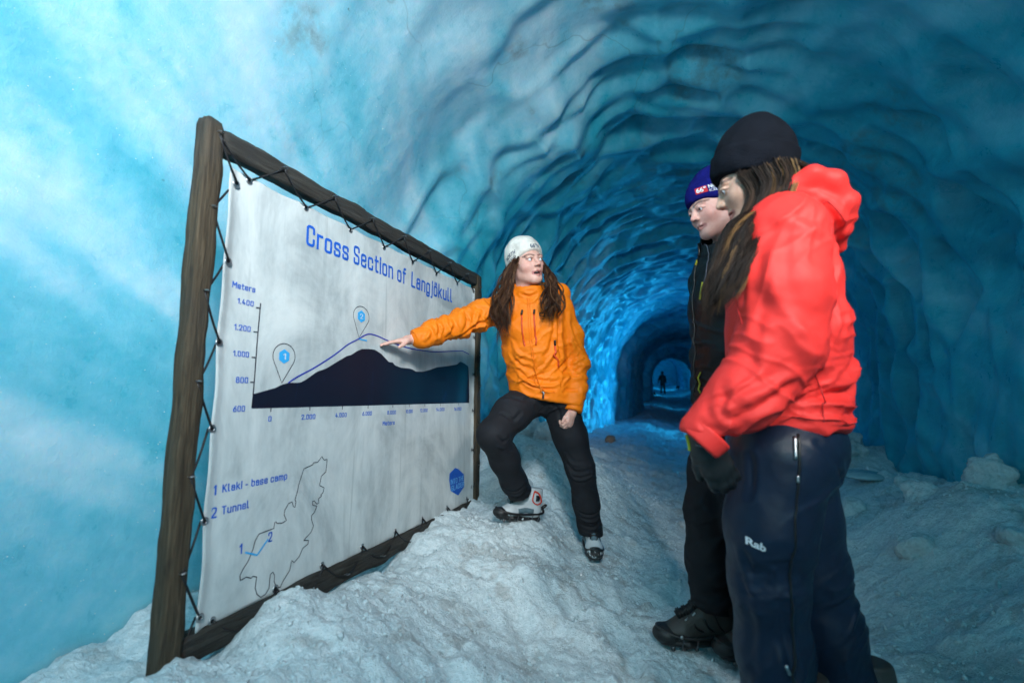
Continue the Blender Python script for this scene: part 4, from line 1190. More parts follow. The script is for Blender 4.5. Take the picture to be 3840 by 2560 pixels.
ORANGE_CREASES = [([(-0.865, 2.037, 1.374), (-0.904, 2.029, 1.322), (-0.919, 2.032, 1.257)], 0.01, -0.012),
        ([(-0.930, 1.961, 1.352), (-0.945, 1.963, 1.288), (-0.972, 1.960, 1.236)], 0.01, 0.01),
        ([(-0.988, 1.918, 1.341), (-0.972, 1.930, 1.297), (-0.998, 1.927, 1.240)], 0.009, -0.011),
        ([(-1.030, 1.852, 1.307), (-1.020, 1.861, 1.264), (-1.046, 1.858, 1.214)], 0.009, 0.01),
        ([(-1.074, 1.806, 1.284), (-1.058, 1.817, 1.241), (-1.077, 1.815, 1.204)], 0.008, -0.009),
        ([(-1.110, 1.774, 1.250), (-1.098, 1.783, 1.220), (-1.115, 1.780, 1.190)], 0.008, 0.009),
        ([(-0.862, 1.997, 1.281), (-0.947, 1.968, 1.249), (-1.056, 1.929, 1.221)], 0.009, -0.01),
        ([(-0.862, 1.999, 1.262), (-0.936, 1.975, 1.230), (-1.008, 1.948, 1.217)], 0.008, 0.008),
        ([(-0.585, 2.205, 1.344), (-0.596, 2.214, 1.237), (-0.575, 2.236, 1.130)], 0.01, -0.012),
        ([(-0.542, 2.253, 1.349), (-0.547, 2.267, 1.228), (-0.532, 2.285, 1.133)], 0.012, 0.007),
        ([(-0.481, 2.305, 1.133), (-0.539, 2.285, 1.112), (-0.598, 2.267, 1.078)], 0.009, 0.012),
        ([(-0.487, 2.298, 1.091), (-0.552, 2.275, 1.071), (-0.597, 2.260, 1.051)], 0.008, -0.011),
        ([(-0.495, 2.300, 1.051), (-0.553, 2.279, 1.037), (-0.605, 2.264, 0.997)], 0.009, 0.009),
        ([(-0.507, 2.284, 0.970), (-0.551, 2.266, 0.976), (-0.590, 2.254, 0.956)], 0.008, -0.008),
        ([(-0.816, 2.130, 1.062), (-0.743, 2.164, 1.022), (-0.657, 2.199, 1.009), (-0.600, 2.219, 1.022)], 0.009, -0.01),
        ([(-0.811, 2.135, 1.042), (-0.744, 2.167, 0.996), (-0.658, 2.202, 0.985), (-0.601, 2.222, 0.996)], 0.008, 0.008),
        ([(-0.793, 2.145, 1.016), (-0.721, 2.179, 0.972), (-0.634, 2.213, 0.969)], 0.007, -0.007),
        ([(-0.619, 2.177, 1.287), (-0.636, 2.183, 1.195), (-0.676, 2.176, 1.128)], 0.01, -0.008),
        ([(-0.835, 2.105, 1.195), (-0.788, 2.131, 1.142), (-0.726, 2.157, 1.122)], 0.01, 0.008),
        ([(-0.850, 2.106, 1.142), (-0.802, 2.132, 1.089), (-0.729, 2.163, 1.069)], 0.009, -0.008),
        ([(-0.599, 2.199, 1.181), (-0.653, 2.188, 1.102), (-0.717, 2.170, 1.049)], 0.01, 0.008),
        ([(-0.780, 2.093, 1.446), (-0.731, 2.114, 1.431), (-0.687, 2.129, 1.449)], 0.007, -0.008),
        ([(-0.788, 2.094, 1.423), (-0.732, 2.117, 1.407), (-0.681, 2.134, 1.431)], 0.007, 0.007)]
def guide():
    P = empty('person', (-.72, 2.36, .12), 'woman in orange jacket and white wool hat touching the banner', 'person')
    H = A3((-.766, 2.163, 1.613)); neck = A3((-.763, 2.227, 1.467))
    fw = unit(-FI * math.cos(R(31)) + UI * math.sin(R(31)) + UP * .02); up = unit(UP - UI * .20)
    d = SDF((-1.34, 1.62, .66), (-.44, 2.50, 1.76), .003)
    colour, W, M, eyes = head(d, H, fw, up, mouth=.008, gaze=(-.55, 1, .05), skin=(.70, .41, .33), lip=(.42, .14, .135), cheek=.55)
    rw = A3((-1.194, 1.792, 1.198)); re_ = A3((-1.048, 1.966, 1.288)); tip = A3((-1.283, 1.696, 1.173)); hdir = unit(tip - rw)
    lw = A3((-.572, 2.336, .875)); le = A3((-.562, 2.405, 1.115)); lh = A3((-.579, 2.311, .801)); hd = unit(lh - lw)
    d.chain([neck + UP * .01, (-.762, 2.25, 1.30), (-.75, 2.30, 1.08)], [.06, .10, .09], .03)
    d.chain([(-.80, 2.22, 1.38), (-.90, 2.16, 1.38), re_, rw - hdir * .03, rw + hdir * .025], [.06, .050, .038, .026, .023], .02)
    d.chain([(-.70, 2.28, 1.38), (-.63, 2.32, 1.38), le, lw - hd * .03, lw + hd * .03], [.06, .050, .038, .026, .023], .02)
    hand(d, rw + hdir * .012, hdir, -UP * .9 - UI * .25 - FI * .1, -FI, curl=(2, 6, 5), spread=.03, s=.90, thumb=(.75, .35, .5))
    hand(d, lw + hd * .018, unit(hd - UI * .05), -UI * .75 + FI * .55, -UI * .5 - FI, curl=(48, 62, 40), spread=.01, s=.90, thumb=(.85, .25, .35))
    body = finish_body(d, colour, eyes, P)
    # teeth glimpsed in the open mouth
    mesh_obj('teeth', *tube(W(spline([(-.014, .076, -.0610), (0, .0845, -.0610), (.014, .076, -.0610)], 8)), .0028, 6), M_WHITEP, body)
    # jacket
    d = SDF((-1.30, 1.66, .82), (-.34, 2.60, 1.66), .0055)
    side, frt = UI, -FI
    d.loft([((-.763, 2.240, 1.435), .110, .080), ((-.762, 2.245, 1.385), .160, .105), ((-.762, 2.252, 1.300), .170, .128), ((-.762, 2.275, 1.190), .158, .128), ((-.757, 2.300, 1.085), .150, .124), ((-.738, 2.320, 1.000), .158, .130), ((-.720, 2.332, .900), .168, .136)], side, frt, k=.03)
    rs = A3((-.890, 2.185, 1.395)); ls = A3((-.640, 2.305, 1.398))
    d.chain([rs, (-.972, 2.065, 1.345), re_, (-1.125, 1.876, 1.240), rw - hdir * .035], [.080, .073, .064, .058, .046], .03)
    d.chain([ls, (-.592, 2.362, 1.26), le, (-.566, 2.375, .99), lw + A3((0, 0, .03))], [.076, .066, .058, .055, .052], .03)
    d.cone(rs + UP * .0, neck, .07, .07, .05); d.cone(ls, neck, .07, .07, .05)
    # stand collar and hood lying behind the neck
    d.loft([((-.763, 2.228, 1.44), .082, .080), ((-.765, 2.205, 1.500), .074, .076), ((-.767, 2.195, 1.545), .072, .074)], side, frt, k=.02)
    d.ell((-.690, 2.330, 1.485), (.115, .075, .080), np.stack([side, frt, UP]), k=.03)
    d.ell((-.668, 2.290, 1.555), (.045, .05, .085), np.stack([unit(side - UP * .3), frt, unit(UP + side * .3)]), k=.03)
    d.cut((-.766, 2.200, 1.518), unit(UP - FI * .35), .008)
    d.cone((-.768, 2.170, 1.560), (-.766, 2.185, 1.480), .060, .052, .006, sub=True)
    hemp = A3((-.728, 2.25, .925)); d.cut(hemp, unit(-UP * math.cos(R(12)) - UI * math.sin(R(12))), .012)
    ax = unit(rw - re_)
    V, Fc = d.mesh(); V = relax(V, Fc, 1)
    arm = unit(re_ - rs)
    V = folds(V, Fc, [
        (re_, .13, arm + UP * .3, .042, .016), ((-.965, 2.06, 1.31), .12, arm - UP * .5, .045, .014), ((-1.12, 1.88, 1.23), .11, arm, .035, .012), ((-.90, 2.15, 1.30), .10, UI + UP, .05, .014),
        (le, .13, UP + UI * .3, .050, .015), ((-.56, 2.37, 1.25), .12, UP * .6 + UI, .055, .010), ((-.545, 2.38, .97), .10, UP, .04, .012),
        ((-.72, 2.20, .975), .16, UP + UI * .25, .040, .012), ((-.78, 2.18, 1.10), .16, UP - UI * .4, .055, .012), ((-.66, 2.22, 1.15), .14, UI - UP * .8, .055, .013), ((-.77, 2.15, 1.47), .09, UP, .028, .007), ((-.66, 2.24, 1.33), .10, UI + UP * .3, .05, .010)], .0016, 3, ORANGE_CREASES)
    jk = mesh_obj('jacket', V, Fc, M_ORANGE, P); sn = Snap(V, Fc)
    sleeve_cuff(jk, rw - ax * .055, rw - ax * .005, .0475, .0440, M_ORANGE)
    hd2 = unit(lh - lw); sleeve_cuff(jk, lw - hd2 * .045, lw + hd2 * .018, .053, .050, M_ORANGE)
    fz = lambda a, b, z: A3((-.762, 2.25, 0)) + UI * a - FI * b + UP * z
    for off in (-.0055, .0055): seam('zip_flap', sn, [fz(-.025 + off, .13, 1.43), fz(-.020 + off, .13, 1.30), fz(-.008 + off, .13, 1.15), fz(.010 + off, .13, 1.04), fz(.033 + off, .13, .94)], .0022, M_ORANGE, jk, .001, 30)
    for x0 in (-.062, .002):
        seam('chest_zip', sn, [fz(x0, .13, 1.345), fz(x0 + .004, .13, 1.27), fz(x0 + .012, .13, 1.185)], .0042, M_ORZIP, jk, .0005, 16)
        seam('zip_pull', sn, [fz(x0 + .003, .13, 1.368), fz(x0, .13, 1.345)], .0055, M_BLACKP, jk, .003, 5)
    seam('pocket_zip', sn, [fz(.110, .10, 1.19), fz(.125, .10, 1.13), fz(.150, .10, 1.085)], .0045, M_ORZIP, jk, .0008, 12)
    seam('zip_pull', sn, [fz(.108, .10, 1.215), fz(.112, .10, 1.19)], .006, M_BLACKP, jk, .003, 5)
    seam('zip_pull', sn, [fz(.033, .13, .942), fz(.034, .14, .918)], .005, M_CHAIN, jk, .004, 5)
    seam('hem_seam', sn, [fz(-.10, .11, 1.005), fz(-.03, .14, .965), fz(.05, .14, .955), fz(.12, .12, .955)], .0018, M_ORANGE, jk, .001, 20)
    patch('chest_badge', sn, fz(.044, .14, 1.343), UI, UP, .030, .024, M_BLACKP, jk)
    decal('chest_badge', '66', sn, fz(.044, .14, 1.343), UI, UP, .020, .013, M_ORANGE, jk, .0022, .03)
    seam('chest_badge', sn, [fz(.031, .14, 1.325), fz(.057, .14, 1.325)], .0018, M_BLACKP, jk, .0005, 6)
    # white inner collar
    # hat
    hat, hs = beanie('wool_hat', W, P, M_WHITEK, c=(0, -.016, .048), r=(.093, .112, .107), front=.060, back=-.080)
    lx = lambda p: W(p)
    decal('lettering', '66\u00b0N', hs, lx((-.008, .108, .072)), -M[0], M[2], .060, .020, M_GREYLOGO, hat, .0016, .03)
    decal('lettering', 'NORTH', hs, lx((.098, .004, .045)), unit(M[1] * 1.0 + M[2] * .38) * 1.0, M[2], .074, .020, M_GREYLOGO, hat, .0016, .03)
    decal('lettering', 'ICELAND', hs, lx((.098, .004, .022)), unit(M[1] + M[2] * .38), M[2], .074, .014, M_GREYLOGO, hat, .0016, .02)
    # hair: roots under the hat rim, long locks over both shoulders
    cols = [(.040, .016, .008), (.055, .022, .010), (.022, .009, .005), (.080, .036, .017), (.12, .058, .028)]
    L = []
    g = lambda a, b, z: H + UI * a - FI * b + UP * z
    ga, gb = [], []
    for q in (0, 1):
        (ga if q == 0 else gb).append(([lx((.076 + .004 * q, .046 - .075 * q, .022 - .03 * q)), g(-.078 - .035 * q, .058 - .05 * q, -.07), g(-.085 - .055 * q, .085 - .02 * q, -.18), g(-.100 - .05 * q, .115, -.30), g(-.110 - .035 * q, .115, -.45 + .12 * q)], 0))
    L.append(((ga[0][0], gb[0][0]), 1000, .007, .020, .020, .0012, cols))
    ga, gb = [], []
    for q in (0, 1):
        (ga if q == 0 else gb).append(([lx((-.078, .022 - .05 * q, .020 - .03 * q)), g(.105 + .015 * q, .070 - .05 * q, -.06), g(.105 + .05 * q, .080 - .02 * q, -.15), g(.095 + .065 * q, .110 - .01 * q, -.25), g(.080 + .06 * q, .120, -.33 + .05 * q)], 0))
    L.append(((ga[0][0], gb[0][0]), 760, .007, .020, .020, .0012, cols))
    for i in range(4):   # the back of the head
        L.append(([lx((-.05 + .033 * i, -.08, .01)), lx((-.055 + .036 * i, -.11, -.06)), g(-.07 + .05 * i, -.06, -.16), g(-.08 + .06 * i, -.05, -.24)], 30, .014, .02, .008, .003, cols))
    for i in range(14):  # loose flyaway strands
        sg = -1 if i % 2 else 1
        L.append(([lx((-.07 * sg, .03, .01)), g(.10 * sg, .07, -.10), g(.14 * sg, .10, -.22), g(.13 * sg, .12, -.36 if sg < 0 else -.28)], 2, .012, .034, .016, .0011, cols))
    hair('hair', L, P, 4)
    # trousers
    d = SDF((-1.06, 1.94, .20), (-.40, 2.62, 1.08), .0055)
    d.ell((-.722, 2.345, .965), (.160, .125, .120), np.stack([UI, -FI, UP]), k=0)
    rk = A3((-.892, 2.040, .752)); ra = A3((-.872, 2.338, .440))
    d.chain([(-.800, 2.315, .925), (-.850, 2.17, .845), rk, (-.885, 2.165, .625), (-.878, 2.275, .50), ra], [.100, .090, .076, .072, .065, .064], .035)
    d.chain([(-.655, 2.375, .905), (-.605, 2.405, .72), (-.555, 2.425, .545), (-.540, 2.465, .38), (-.526, 2.500, .215)], [.098, .086, .072, .066, .064], .035)
    d.cut(ra + A3((0, .01, -.035)), unit(A3((-.0, .25, -1))), .008, (-1.06, 1.94, .20), (-.72, 2.62, .60)); d.cut((-.526, 2.5, .206), (0, 0, -1), .008)
    V, Fc = d.mesh(); V = relax(V, Fc, 1)
    V = folds(V, Fc, [((-.555, 2.42, .52), .10, UP + UI * .5, .055, .008), ((-.53, 2.49, .25), .08, UP + UI * .3, .04, .011), (rk + A3((.03, .07, -.02)), .09, UP - FI * .6, .05, .009), (ra, .08, UP + UI * .4, .045, .010), ((-.80, 2.27, .93), .12, UI + UP * .6, .05, .009), ((-.66, 2.30, .86), .10, UP - UI * .6, .045, .010)], .0022, 9, BLACK_CREASES)
    tr = mesh_obj('trousers', V, Fc, M_BLACKT, P)
    st = Snap(V, Fc)
    seam('inseam', st, [(-.80, 2.22, .79), (-.74, 2.23, .83), (-.70, 2.24, .88)], .0015, M_BLACKJ, tr, .0008, 10)
    # boots
    boot(P, (-.868, 2.405, .268), unit(A3((-.206, -.199, 0)) / .286 + A3((0, 0, .16))), UP + A3((.1, .1, 0)) * 0, M_BOOTW, M_BOOTB, .92, True)
    boot(P, (-.524, 2.515, gz(-.52, 2.47) + .016), unit(-FI * .97 + UI * -.06), UP, M_BOOTW, M_BOOTB, .92, True, M_SNOWY)
    FLAT.append((-.52, 2.46, gz(-.52, 2.47) + .02, .10)); FLAT.append((-.93, 2.34, .278, .11))
    seam_ring = tube(spline([lh + A3((0, -.03, .006)), lh + A3((.012, -.026, .006)), lh + A3((.014, -.014, .006))], 6), .0022, 5)
    return P
guide()
# ================================================================== the visitor in red
NAVY_CREASES = [([(0.296, 1.446, 0.679), (0.243, 1.429, 0.651), (0.188, 1.413, 0.609)], 0.01, 0.009),
        ([(0.288, 1.448, 0.644), (0.241, 1.434, 0.609), (0.206, 1.426, 0.567)], 0.009, -0.01),
        ([(0.280, 1.450, 0.602), (0.245, 1.441, 0.567), (0.218, 1.435, 0.532)], 0.009, 0.008),
        ([(0.288, 1.633, 0.467), (0.331, 1.655, 0.427), (0.358, 1.672, 0.380)], 0.01, 0.01),
        ([(0.290, 1.640, 0.419), (0.329, 1.660, 0.380), (0.364, 1.679, 0.341)], 0.009, -0.01),
        ([(0.291, 1.650, 0.349), (0.333, 1.671, 0.317), (0.368, 1.690, 0.270)], 0.01, 0.009),
        ([(0.295, 1.659, 0.294), (0.338, 1.681, 0.255), (0.373, 1.699, 0.223)], 0.009, -0.009),
        ([(0.066, 1.268, 0.527), (0.101, 1.285, 0.501), (0.149, 1.303, 0.508)], 0.01, -0.007),
        ([(0.069, 1.276, 0.476), (0.105, 1.293, 0.456), (0.141, 1.305, 0.469)], 0.01, 0.007),
        ([(0.116, 1.300, 0.437), (0.130, 1.315, 0.360), (0.121, 1.322, 0.284)], 0.014, 0.007),
        ([(0.176, 1.322, 0.444), (0.184, 1.336, 0.360), (0.192, 1.351, 0.271)], 0.013, -0.008),
        ([(0.073, 1.258, 0.793), (0.096, 1.272, 0.754), (0.099, 1.281, 0.695)], 0.01, -0.006),
        ([(0.235, 1.409, 0.783), (0.287, 1.432, 0.755), (0.326, 1.447, 0.762)], 0.01, -0.007)]
RED_CREASES = [([(0.205, 1.222, 1.288), (0.212, 1.238, 1.192), (0.220, 1.253, 1.096), (0.225, 1.267, 1.006)], 0.0161, 0.0062),
        ([(0.263, 1.300, 1.284), (0.262, 1.313, 1.177), (0.263, 1.329, 1.057)], 0.0184, -0.00744),
        ([(0.316, 1.376, 1.272), (0.328, 1.394, 1.167), (0.307, 1.399, 1.069)], 0.01495, 0.0062),
        ([(0.383, 1.458, 1.257), (0.364, 1.464, 1.155), (0.312, 1.458, 1.046)], 0.0138, -0.00558),
        ([(0.095, 1.213, 1.278), (0.109, 1.225, 1.232), (0.097, 1.228, 1.173)], 0.0115, -0.00744),
        ([(0.075, 1.167, 1.156), (0.125, 1.196, 1.087), (0.187, 1.228, 1.030)], 0.01495, 0.00496),
        ([(0.216, 1.223, 0.991), (0.169, 1.209, 0.954), (0.109, 1.190, 0.917), (0.056, 1.172, 0.899)], 0.01265, 0.00744),
        ([(0.209, 1.224, 0.961), (0.156, 1.208, 0.924), (0.096, 1.189, 0.887)], 0.0115, -0.0062),
        ([(0.043, 1.156, 0.985), (0.064, 1.170, 0.936), (0.114, 1.194, 0.905)], 0.0115, -0.00496),
        ([(0.004, 1.153, 0.887), (0.031, 1.168, 0.856), (0.071, 1.186, 0.837)], 0.0092, -0.00558),
        ([(0.028, 1.158, 0.924), (0.061, 1.177, 0.874), (0.095, 1.192, 0.862)], 0.01035, 0.00558),
        ([(0.404, 1.462, 1.043), (0.336, 1.441, 1.001), (0.274, 1.422, 0.965)], 0.0138, 0.00806),
        ([(0.383, 1.438, 0.999), (0.322, 1.419, 0.958), (0.255, 1.396, 0.937)], 0.0115, -0.00806),
        ([(0.374, 1.440, 0.958), (0.314, 1.421, 0.923), (0.241, 1.394, 0.909)], 0.0115, 0.0062),
        ([(0.365, 1.444, 0.902), (0.306, 1.422, 0.888), (0.239, 1.399, 0.867)], 0.01035, -0.00496),
        ([(0.177, 1.227, 1.333), (0.137, 1.219, 1.275), (0.109, 1.219, 1.197)], 0.0138, 0.00496),
        ([(0.230, 1.267, 1.354), (0.265, 1.287, 1.301), (0.287, 1.305, 1.228)], 0.0138, 0.00496),
        ([(0.329, 1.362, 1.418), (0.367, 1.382, 1.376), (0.396, 1.403, 1.306)], 0.0115, -0.00744),
        ([(0.299, 1.342, 1.481), (0.343, 1.364, 1.439), (0.386, 1.389, 1.376), (0.403, 1.404, 1.320)], 0.0138, 0.00558),
        ([(0.143, 1.171, 1.170), (0.145, 1.183, 1.078), (0.124, 1.187, 0.985)], 0.0184, -0.00372),
        ([(0.174, 1.179, 1.119), (0.154, 1.180, 1.046), (0.163, 1.192, 0.985)], 0.0138, 0.00434)]
def visitor_red():
    P = empty('person', (.27, 1.50, .04), 'woman in coral red hooded jacket and black beanie with long dark hair', 'person')
    fd = unit(A3((-.994, -.065, 0))); ls = np.cross(UP, fd)
    H = A3((.204, 1.425, 1.548)); up = unit(UP + fd * .30); fw = unit(fd * .96 + FI * .16 - UP * .30)
    d = SDF((-.10, 1.08, .62), (.52, 1.88, 1.74), .003)
    colour, W, M, eyes = head(d, H, fw, up, gaze=(0, 1, -.25), skin=(.70, .42, .30), lip=(.42, .16, .14), brow=(.02, .015, .012), cheek=.25, lid=.006)
    ne = A3((.205, 1.290, 1.040)); nw = A3((.022, 1.255, .828))
    fe = A3((.25, 1.70, 1.05)); fwr = A3((.10, 1.70, .84))
    d.chain([(.245, 1.45, 1.45), (.262, 1.47, 1.30), (.26, 1.49, 1.0)], [.06, .11, .11], .03)
    d.chain([(.25, 1.38, 1.37), (.24, 1.31, 1.36), ne, nw], [.06, .05, .04, .028], .02)
    d.chain([(.25, 1.56, 1.37), (.26, 1.64, 1.36), fe, fwr], [.06, .05, .04, .028], .02)
    body = finish_body(d, colour, eyes, P)
    # gloved hands
    for k, (w, dr, pn, tb) in enumerate(((nw, -UP * .85 + UI * .42 - fd * .0, FI, fd), (fwr, -UP, -FI, fd))):
        g = SDF(w - A3((.14, .14, .20)), w + A3((.14, .14, .06)), .0036)
        hand(g, w + unit(dr) * .01, unit(dr), pn * .9 + UI * .3, tb, curl=(18, 26, 20), spread=.03, s=1.05, thumb=(.9, .35, .3), fat=1.25, k=.007)
        g.cone(w + UP * .03, w + unit(dr) * .03, .040, .036, .015)
        V, Fc = g.mesh(); V = folds(V, Fc, [], .0022, 8); gl = mesh_obj('glove', V, Fc, M_GLOVE, P); gs = Snap(V, Fc)
        seam('cuff_edge', gs, [w + ls * .05 - fd * .03 + unit(dr) * .022, w + ls * .05 + unit(dr) * .022, w + ls * .04 + fd * .04 + unit(dr) * .022], .0025, M_CHAIN, gl, .001, 10)
        if k == 0: seam('pull_loop', gs, [w + fd * .05 + UP * .005, w + fd * .055 - UP * .02, w + fd * .045 - UP * .03], .0045, M_YELLOW, gl, .002, 6)
    # jacket
    d = SDF((-.12, 1.06, .74), (.60, 1.86, 1.64), .0052)
    d.loft([((.238, 1.455, 1.430), .115, .098), ((.244, 1.462, 1.370), .165, .124), ((.250, 1.468, 1.260), .172, .138), ((.256, 1.475, 1.120), .168, .146), ((.256, 1.482, 1.010), .160, .146), ((.246, 1.488, .930), .160, .142), ((.240, 1.492, .820), .170, .150)], ls, -fd, k=.03)
    sh = A3((.245, 1.315, 1.350)); fs = A3((.258, 1.63, 1.350))
    d.chain([sh, (.232, 1.285, 1.20), ne, (.120, 1.268, .930), nw + A3((.004, 0, .015))], [.098, .100, .094, .078, .058], .03)
    d.chain([fs, (.262, 1.66, 1.20), fe, (.18, 1.70, .95), fwr + A3((0, 0, .015))], [.098, .098, .090, .076, .058], .03)
    d.cone(sh, (.25, 1.45, 1.46), .075, .075, .05); d.cone(fs, (.25, 1.47, 1.46), .075, .075, .05)
    # hood, bunched behind the neck and hanging on the back
    hb = unit(-fd * .82 - UP * .57); hn = np.cross(ls, hb)
    d.ell((.312, 1.455, 1.470), (.118, .088, .052), np.stack([ls, hb, hn]), k=.03)
    d.ell((.362, 1.460, 1.420), (.108, .072, .044), np.stack([ls, unit(-fd * .35 - UP * .93), unit(-fd * .93 + UP * .35)]), k=.025)
    d.chain([(.255, 1.340, 1.490), (.320, 1.330, 1.505), (.370, 1.350, 1.487), (.402, 1.385, 1.436), (.408, 1.420, 1.378), (.402, 1.470, 1.353), (.408, 1.520, 1.378)], [.016, .022, .024, .024, .020, .018, .020], .018)
    d.chain([(.270, 1.322, 1.452), (.325, 1.318, 1.442), (.368, 1.340, 1.400), (.395, 1.375, 1.356)], [.010, .013, .013, .010], .012, sub=True)
    d.loft([((.235, 1.445, 1.45), .088, .088), ((.212, 1.436, 1.500), .085, .085)], ls, -fd, k=.02)
    d.cone((.196, 1.428, 1.60), (.222, 1.44, 1.475), .078, .066, .006, sub=True)
    d.cut((.205, 1.44, 1.468), unit(UP * .8 + fd * .6), .01, (-.1, 1.2, 1.40), (.235, 1.7, 1.64))
    d.cut((.25, 1.48, .842), -UP, .014)
    V, Fc = d.mesh(); V = relax(V, Fc, 1)
    arm = unit(ne - sh)
    V = folds(V, Fc, [(ne, .13, arm + fd * .5, .06, .018), ((.235, 1.22, 1.20), .14, ls * 0 + UP * .35 + fd, .07, .013), ((.11, 1.23, .92), .10, UP + fd * .6, .045, .014), ((.40, 1.40, 1.05), .14, UP + fd * .4, .06, .018), ((.36, 1.36, .90), .12, UP, .035, .015), ((.30, 1.30, .90), .12, UP + fd * .2, .04, .012), ((.36, 1.35, 1.22), .14, fd + UP * .25, .07, .014), ((.40, 1.42, 1.42), .10, UP + fd, .05, .012), ((.24, 1.24, 1.36), .10, fd * .6 + UP, .06, .008)], .0016, 23, RED_CREASES)
    jk = mesh_obj('jacket', V, Fc, M_RED, P); sn = Snap(V, Fc)
    ax = unit(nw - A3((.12, 1.268, .93))); sleeve_cuff(jk, nw - ax * .030, nw + ax * .016, .0600, .0570, M_RED)
    seam('hem_seam', sn, [(.12, 1.33, .872), (.24, 1.29, .872), (.36, 1.33, .872), (.43, 1.42, .872)], .0016, M_RED, jk, .0008, 24)
    seam('shoulder_seam', sn, [(.15, 1.30, 1.40), (.13, 1.30, 1.28), (.14, 1.28, 1.18), (.16, 1.26, 1.10)], .0016, M_RED, jk, .0006, 20)
    for ln in ([(.262, 1.335, 1.475), (.300, 1.315, 1.450), (.345, 1.315, 1.425), (.385, 1.335, 1.385), (.402, 1.37, 1.35)], [(.315, 1.30, 1.36), (.335, 1.28, 1.22), (.325, 1.30, 1.08), (.290, 1.31, .98)], [(.300, 1.30, 1.04), (.305, 1.31, .95), (.300, 1.32, .87)], [(.375, 1.345, 1.505), (.412, 1.385, 1.455), (.425, 1.43, 1.40), (.425, 1.48, 1.37)]):
        seam('stitched_seam', sn, ln, .0015, M_REDSEAM, jk, .0002, 30)
    # dark neck gaiter showing above the collar
    d = SDF((.08, 1.30, 1.38), (.40, 1.58, 1.60), .0045)
    d.loft([((.240, 1.446, 1.42), .082, .080), ((.228, 1.440, 1.490), .080, .078)], ls, -fd, k=.01); d.cut((.24, 1.44, 1.508), unit(UP + fd * .3), .008)
    d.cone((.29, 1.39, 1.51), (.36, 1.42, 1.522), .016, .010, .012)
    V, Fc = d.mesh(); mesh_obj('neck_gaiter', folds(V, Fc, [((.27, 1.38, 1.48), .1, UP, .03, .006)], .002, 2), Fc, M_BLACKJ, P)
    # beanie
    hat, hs = beanie('beanie', W, P, M_BLACKK, c=(0, -.014, .058), r=(.096, .114, .112), front=.050, back=-.030, peak=.052, peakc=(0, -.045, .130), cuff=.004)
    # hair
    dk = [(.010, .007, .006), (.014, .009, .007), (.020, .012, .008), (.034, .019, .011)]; bl = [(.16, .085, .030), (.10, .055, .022), (.05, .03, .016), (.22, .13, .05)]
    lx = W; L = []
    def front(q): return [lx((-.080, .036 - .115 * q, .012 - .02 * q)), lx((-.090, .030 - .100 * q, -.06)), A3((.152 + .08 * q, 1.322 - .015 * q, 1.400)), A3((.100 + .075 * q, 1.235 + .005 * q, 1.290)), A3((.052 + .060 * q, 1.212, 1.190)), A3((.038 + .030 * q, 1.215, 1.095 + .07 * q))]
    L.append(((front(0), front(.55)), 900, .007, .010, .006, .0011, dk))
    L.append(((front(.45), front(1)), 800, .007, .010, .007, .0011, dk * 4 + bl))
    def rear(q): return [lx((.00 - .07 * q, -.085, -.02)), lx((-.02 - .06 * q, -.100, -.07)), A3((.255 - .04 * q, 1.36 - .02 * q, 1.44)), A3((.165 - .06 * q, 1.25, 1.36)), A3((.105 - .04 * q, 1.222, 1.235)), A3((.060, 1.215, 1.12))]
    L.append(((rear(0), rear(1)), 500, .008, .010, .007, .0011, dk * 4 + bl))
    hair('hair', L, P, 12)
    # trousers
    d = SDF((-.02, 1.16, .06), (.64, 1.86, 1.00), .0055)
    d.ell((.238, 1.492, .800), (.165, .148, .15), np.stack([ls, fd, UP]), k=0)
    d.chain([(.215, 1.410, .760), (.180, 1.400, .60), (.165, 1.410, .46), (.172, 1.425, .28), (.180, 1.435, .09)], [.118, .106, .090, .086, .092], .04)
    d.chain([(.260, 1.570, .760), (.275, 1.58, .60), (.298, 1.595, .46), (.335, 1.61, .28), (.370, 1.62, .09)], [.114, .102, .088, .086, .092], .04)
    d.cut((.3, 1.5, .085), -UP, .008)
    V, Fc = d.mesh(); V = relax(V, Fc, 1)
    V = folds(V, Fc, [((.34, 1.36, .62), .11, UP + fd * .8, .065, .014), ((.16, 1.33, .46), .10, UP + fd * .3, .08, .007), ((.36, 1.56, .42), .12, UP + fd * .7, .06, .014), ((.20, 1.36, .20), .13, UP * .4 + fd, .09, .010), ((.42, 1.60, .22), .12, UP + fd * .6, .06, .012)], .0022, 31, NAVY_CREASES)
    tr = mesh_obj('trousers', V, Fc, M_NAVYT, P); st = Snap(V, Fc)
    zl = [(.245, 1.30, .850), (.232, 1.28, .72), (.215, 1.28, .55), (.205, 1.30, .36), (.195, 1.32, .20)]
    seam('side_zip', st, zl, .0032, M_BLACKP, tr, .0005, 40)
    seam('zip_guard', st, [(.236, 1.29, .845), (.232, 1.28, .815), (.230, 1.28, .785)], .0055, M_STEEL, tr, .0005, 8)
    seam('zip_pull', st, [(.232, 1.28, .745), (.231, 1.28, .728)], .004, M_STEEL, tr, .002, 5)
    seam('zip_pull', st, [(.202, 1.30, .300), (.201, 1.30, .280)], .0045, M_STEEL, tr, .002, 5)
    decal('lettering', 'Rab', st, (.135, 1.29, .575), UI * .94 - UP * .34, UP, .036, .017, M_WHITEP, tr, .0012, .03)
    boot(P, (.200, 1.435, gz(.2, 1.43) + .012), fd, UP, M_BOOTD, M_BLACKJ, 1.0, False)
    boot(P, (.390, 1.62, gz(.38, 1.62) + .012), fd, UP, M_BOOTD, M_BLACKJ, 1.0, False)
    FLAT.append((.17, 1.43, gz(.2, 1.43) + .01, .13)); FLAT.append((.34, 1.62, gz(.38, 1.62) + .01, .13))
    return P
visitor_red()

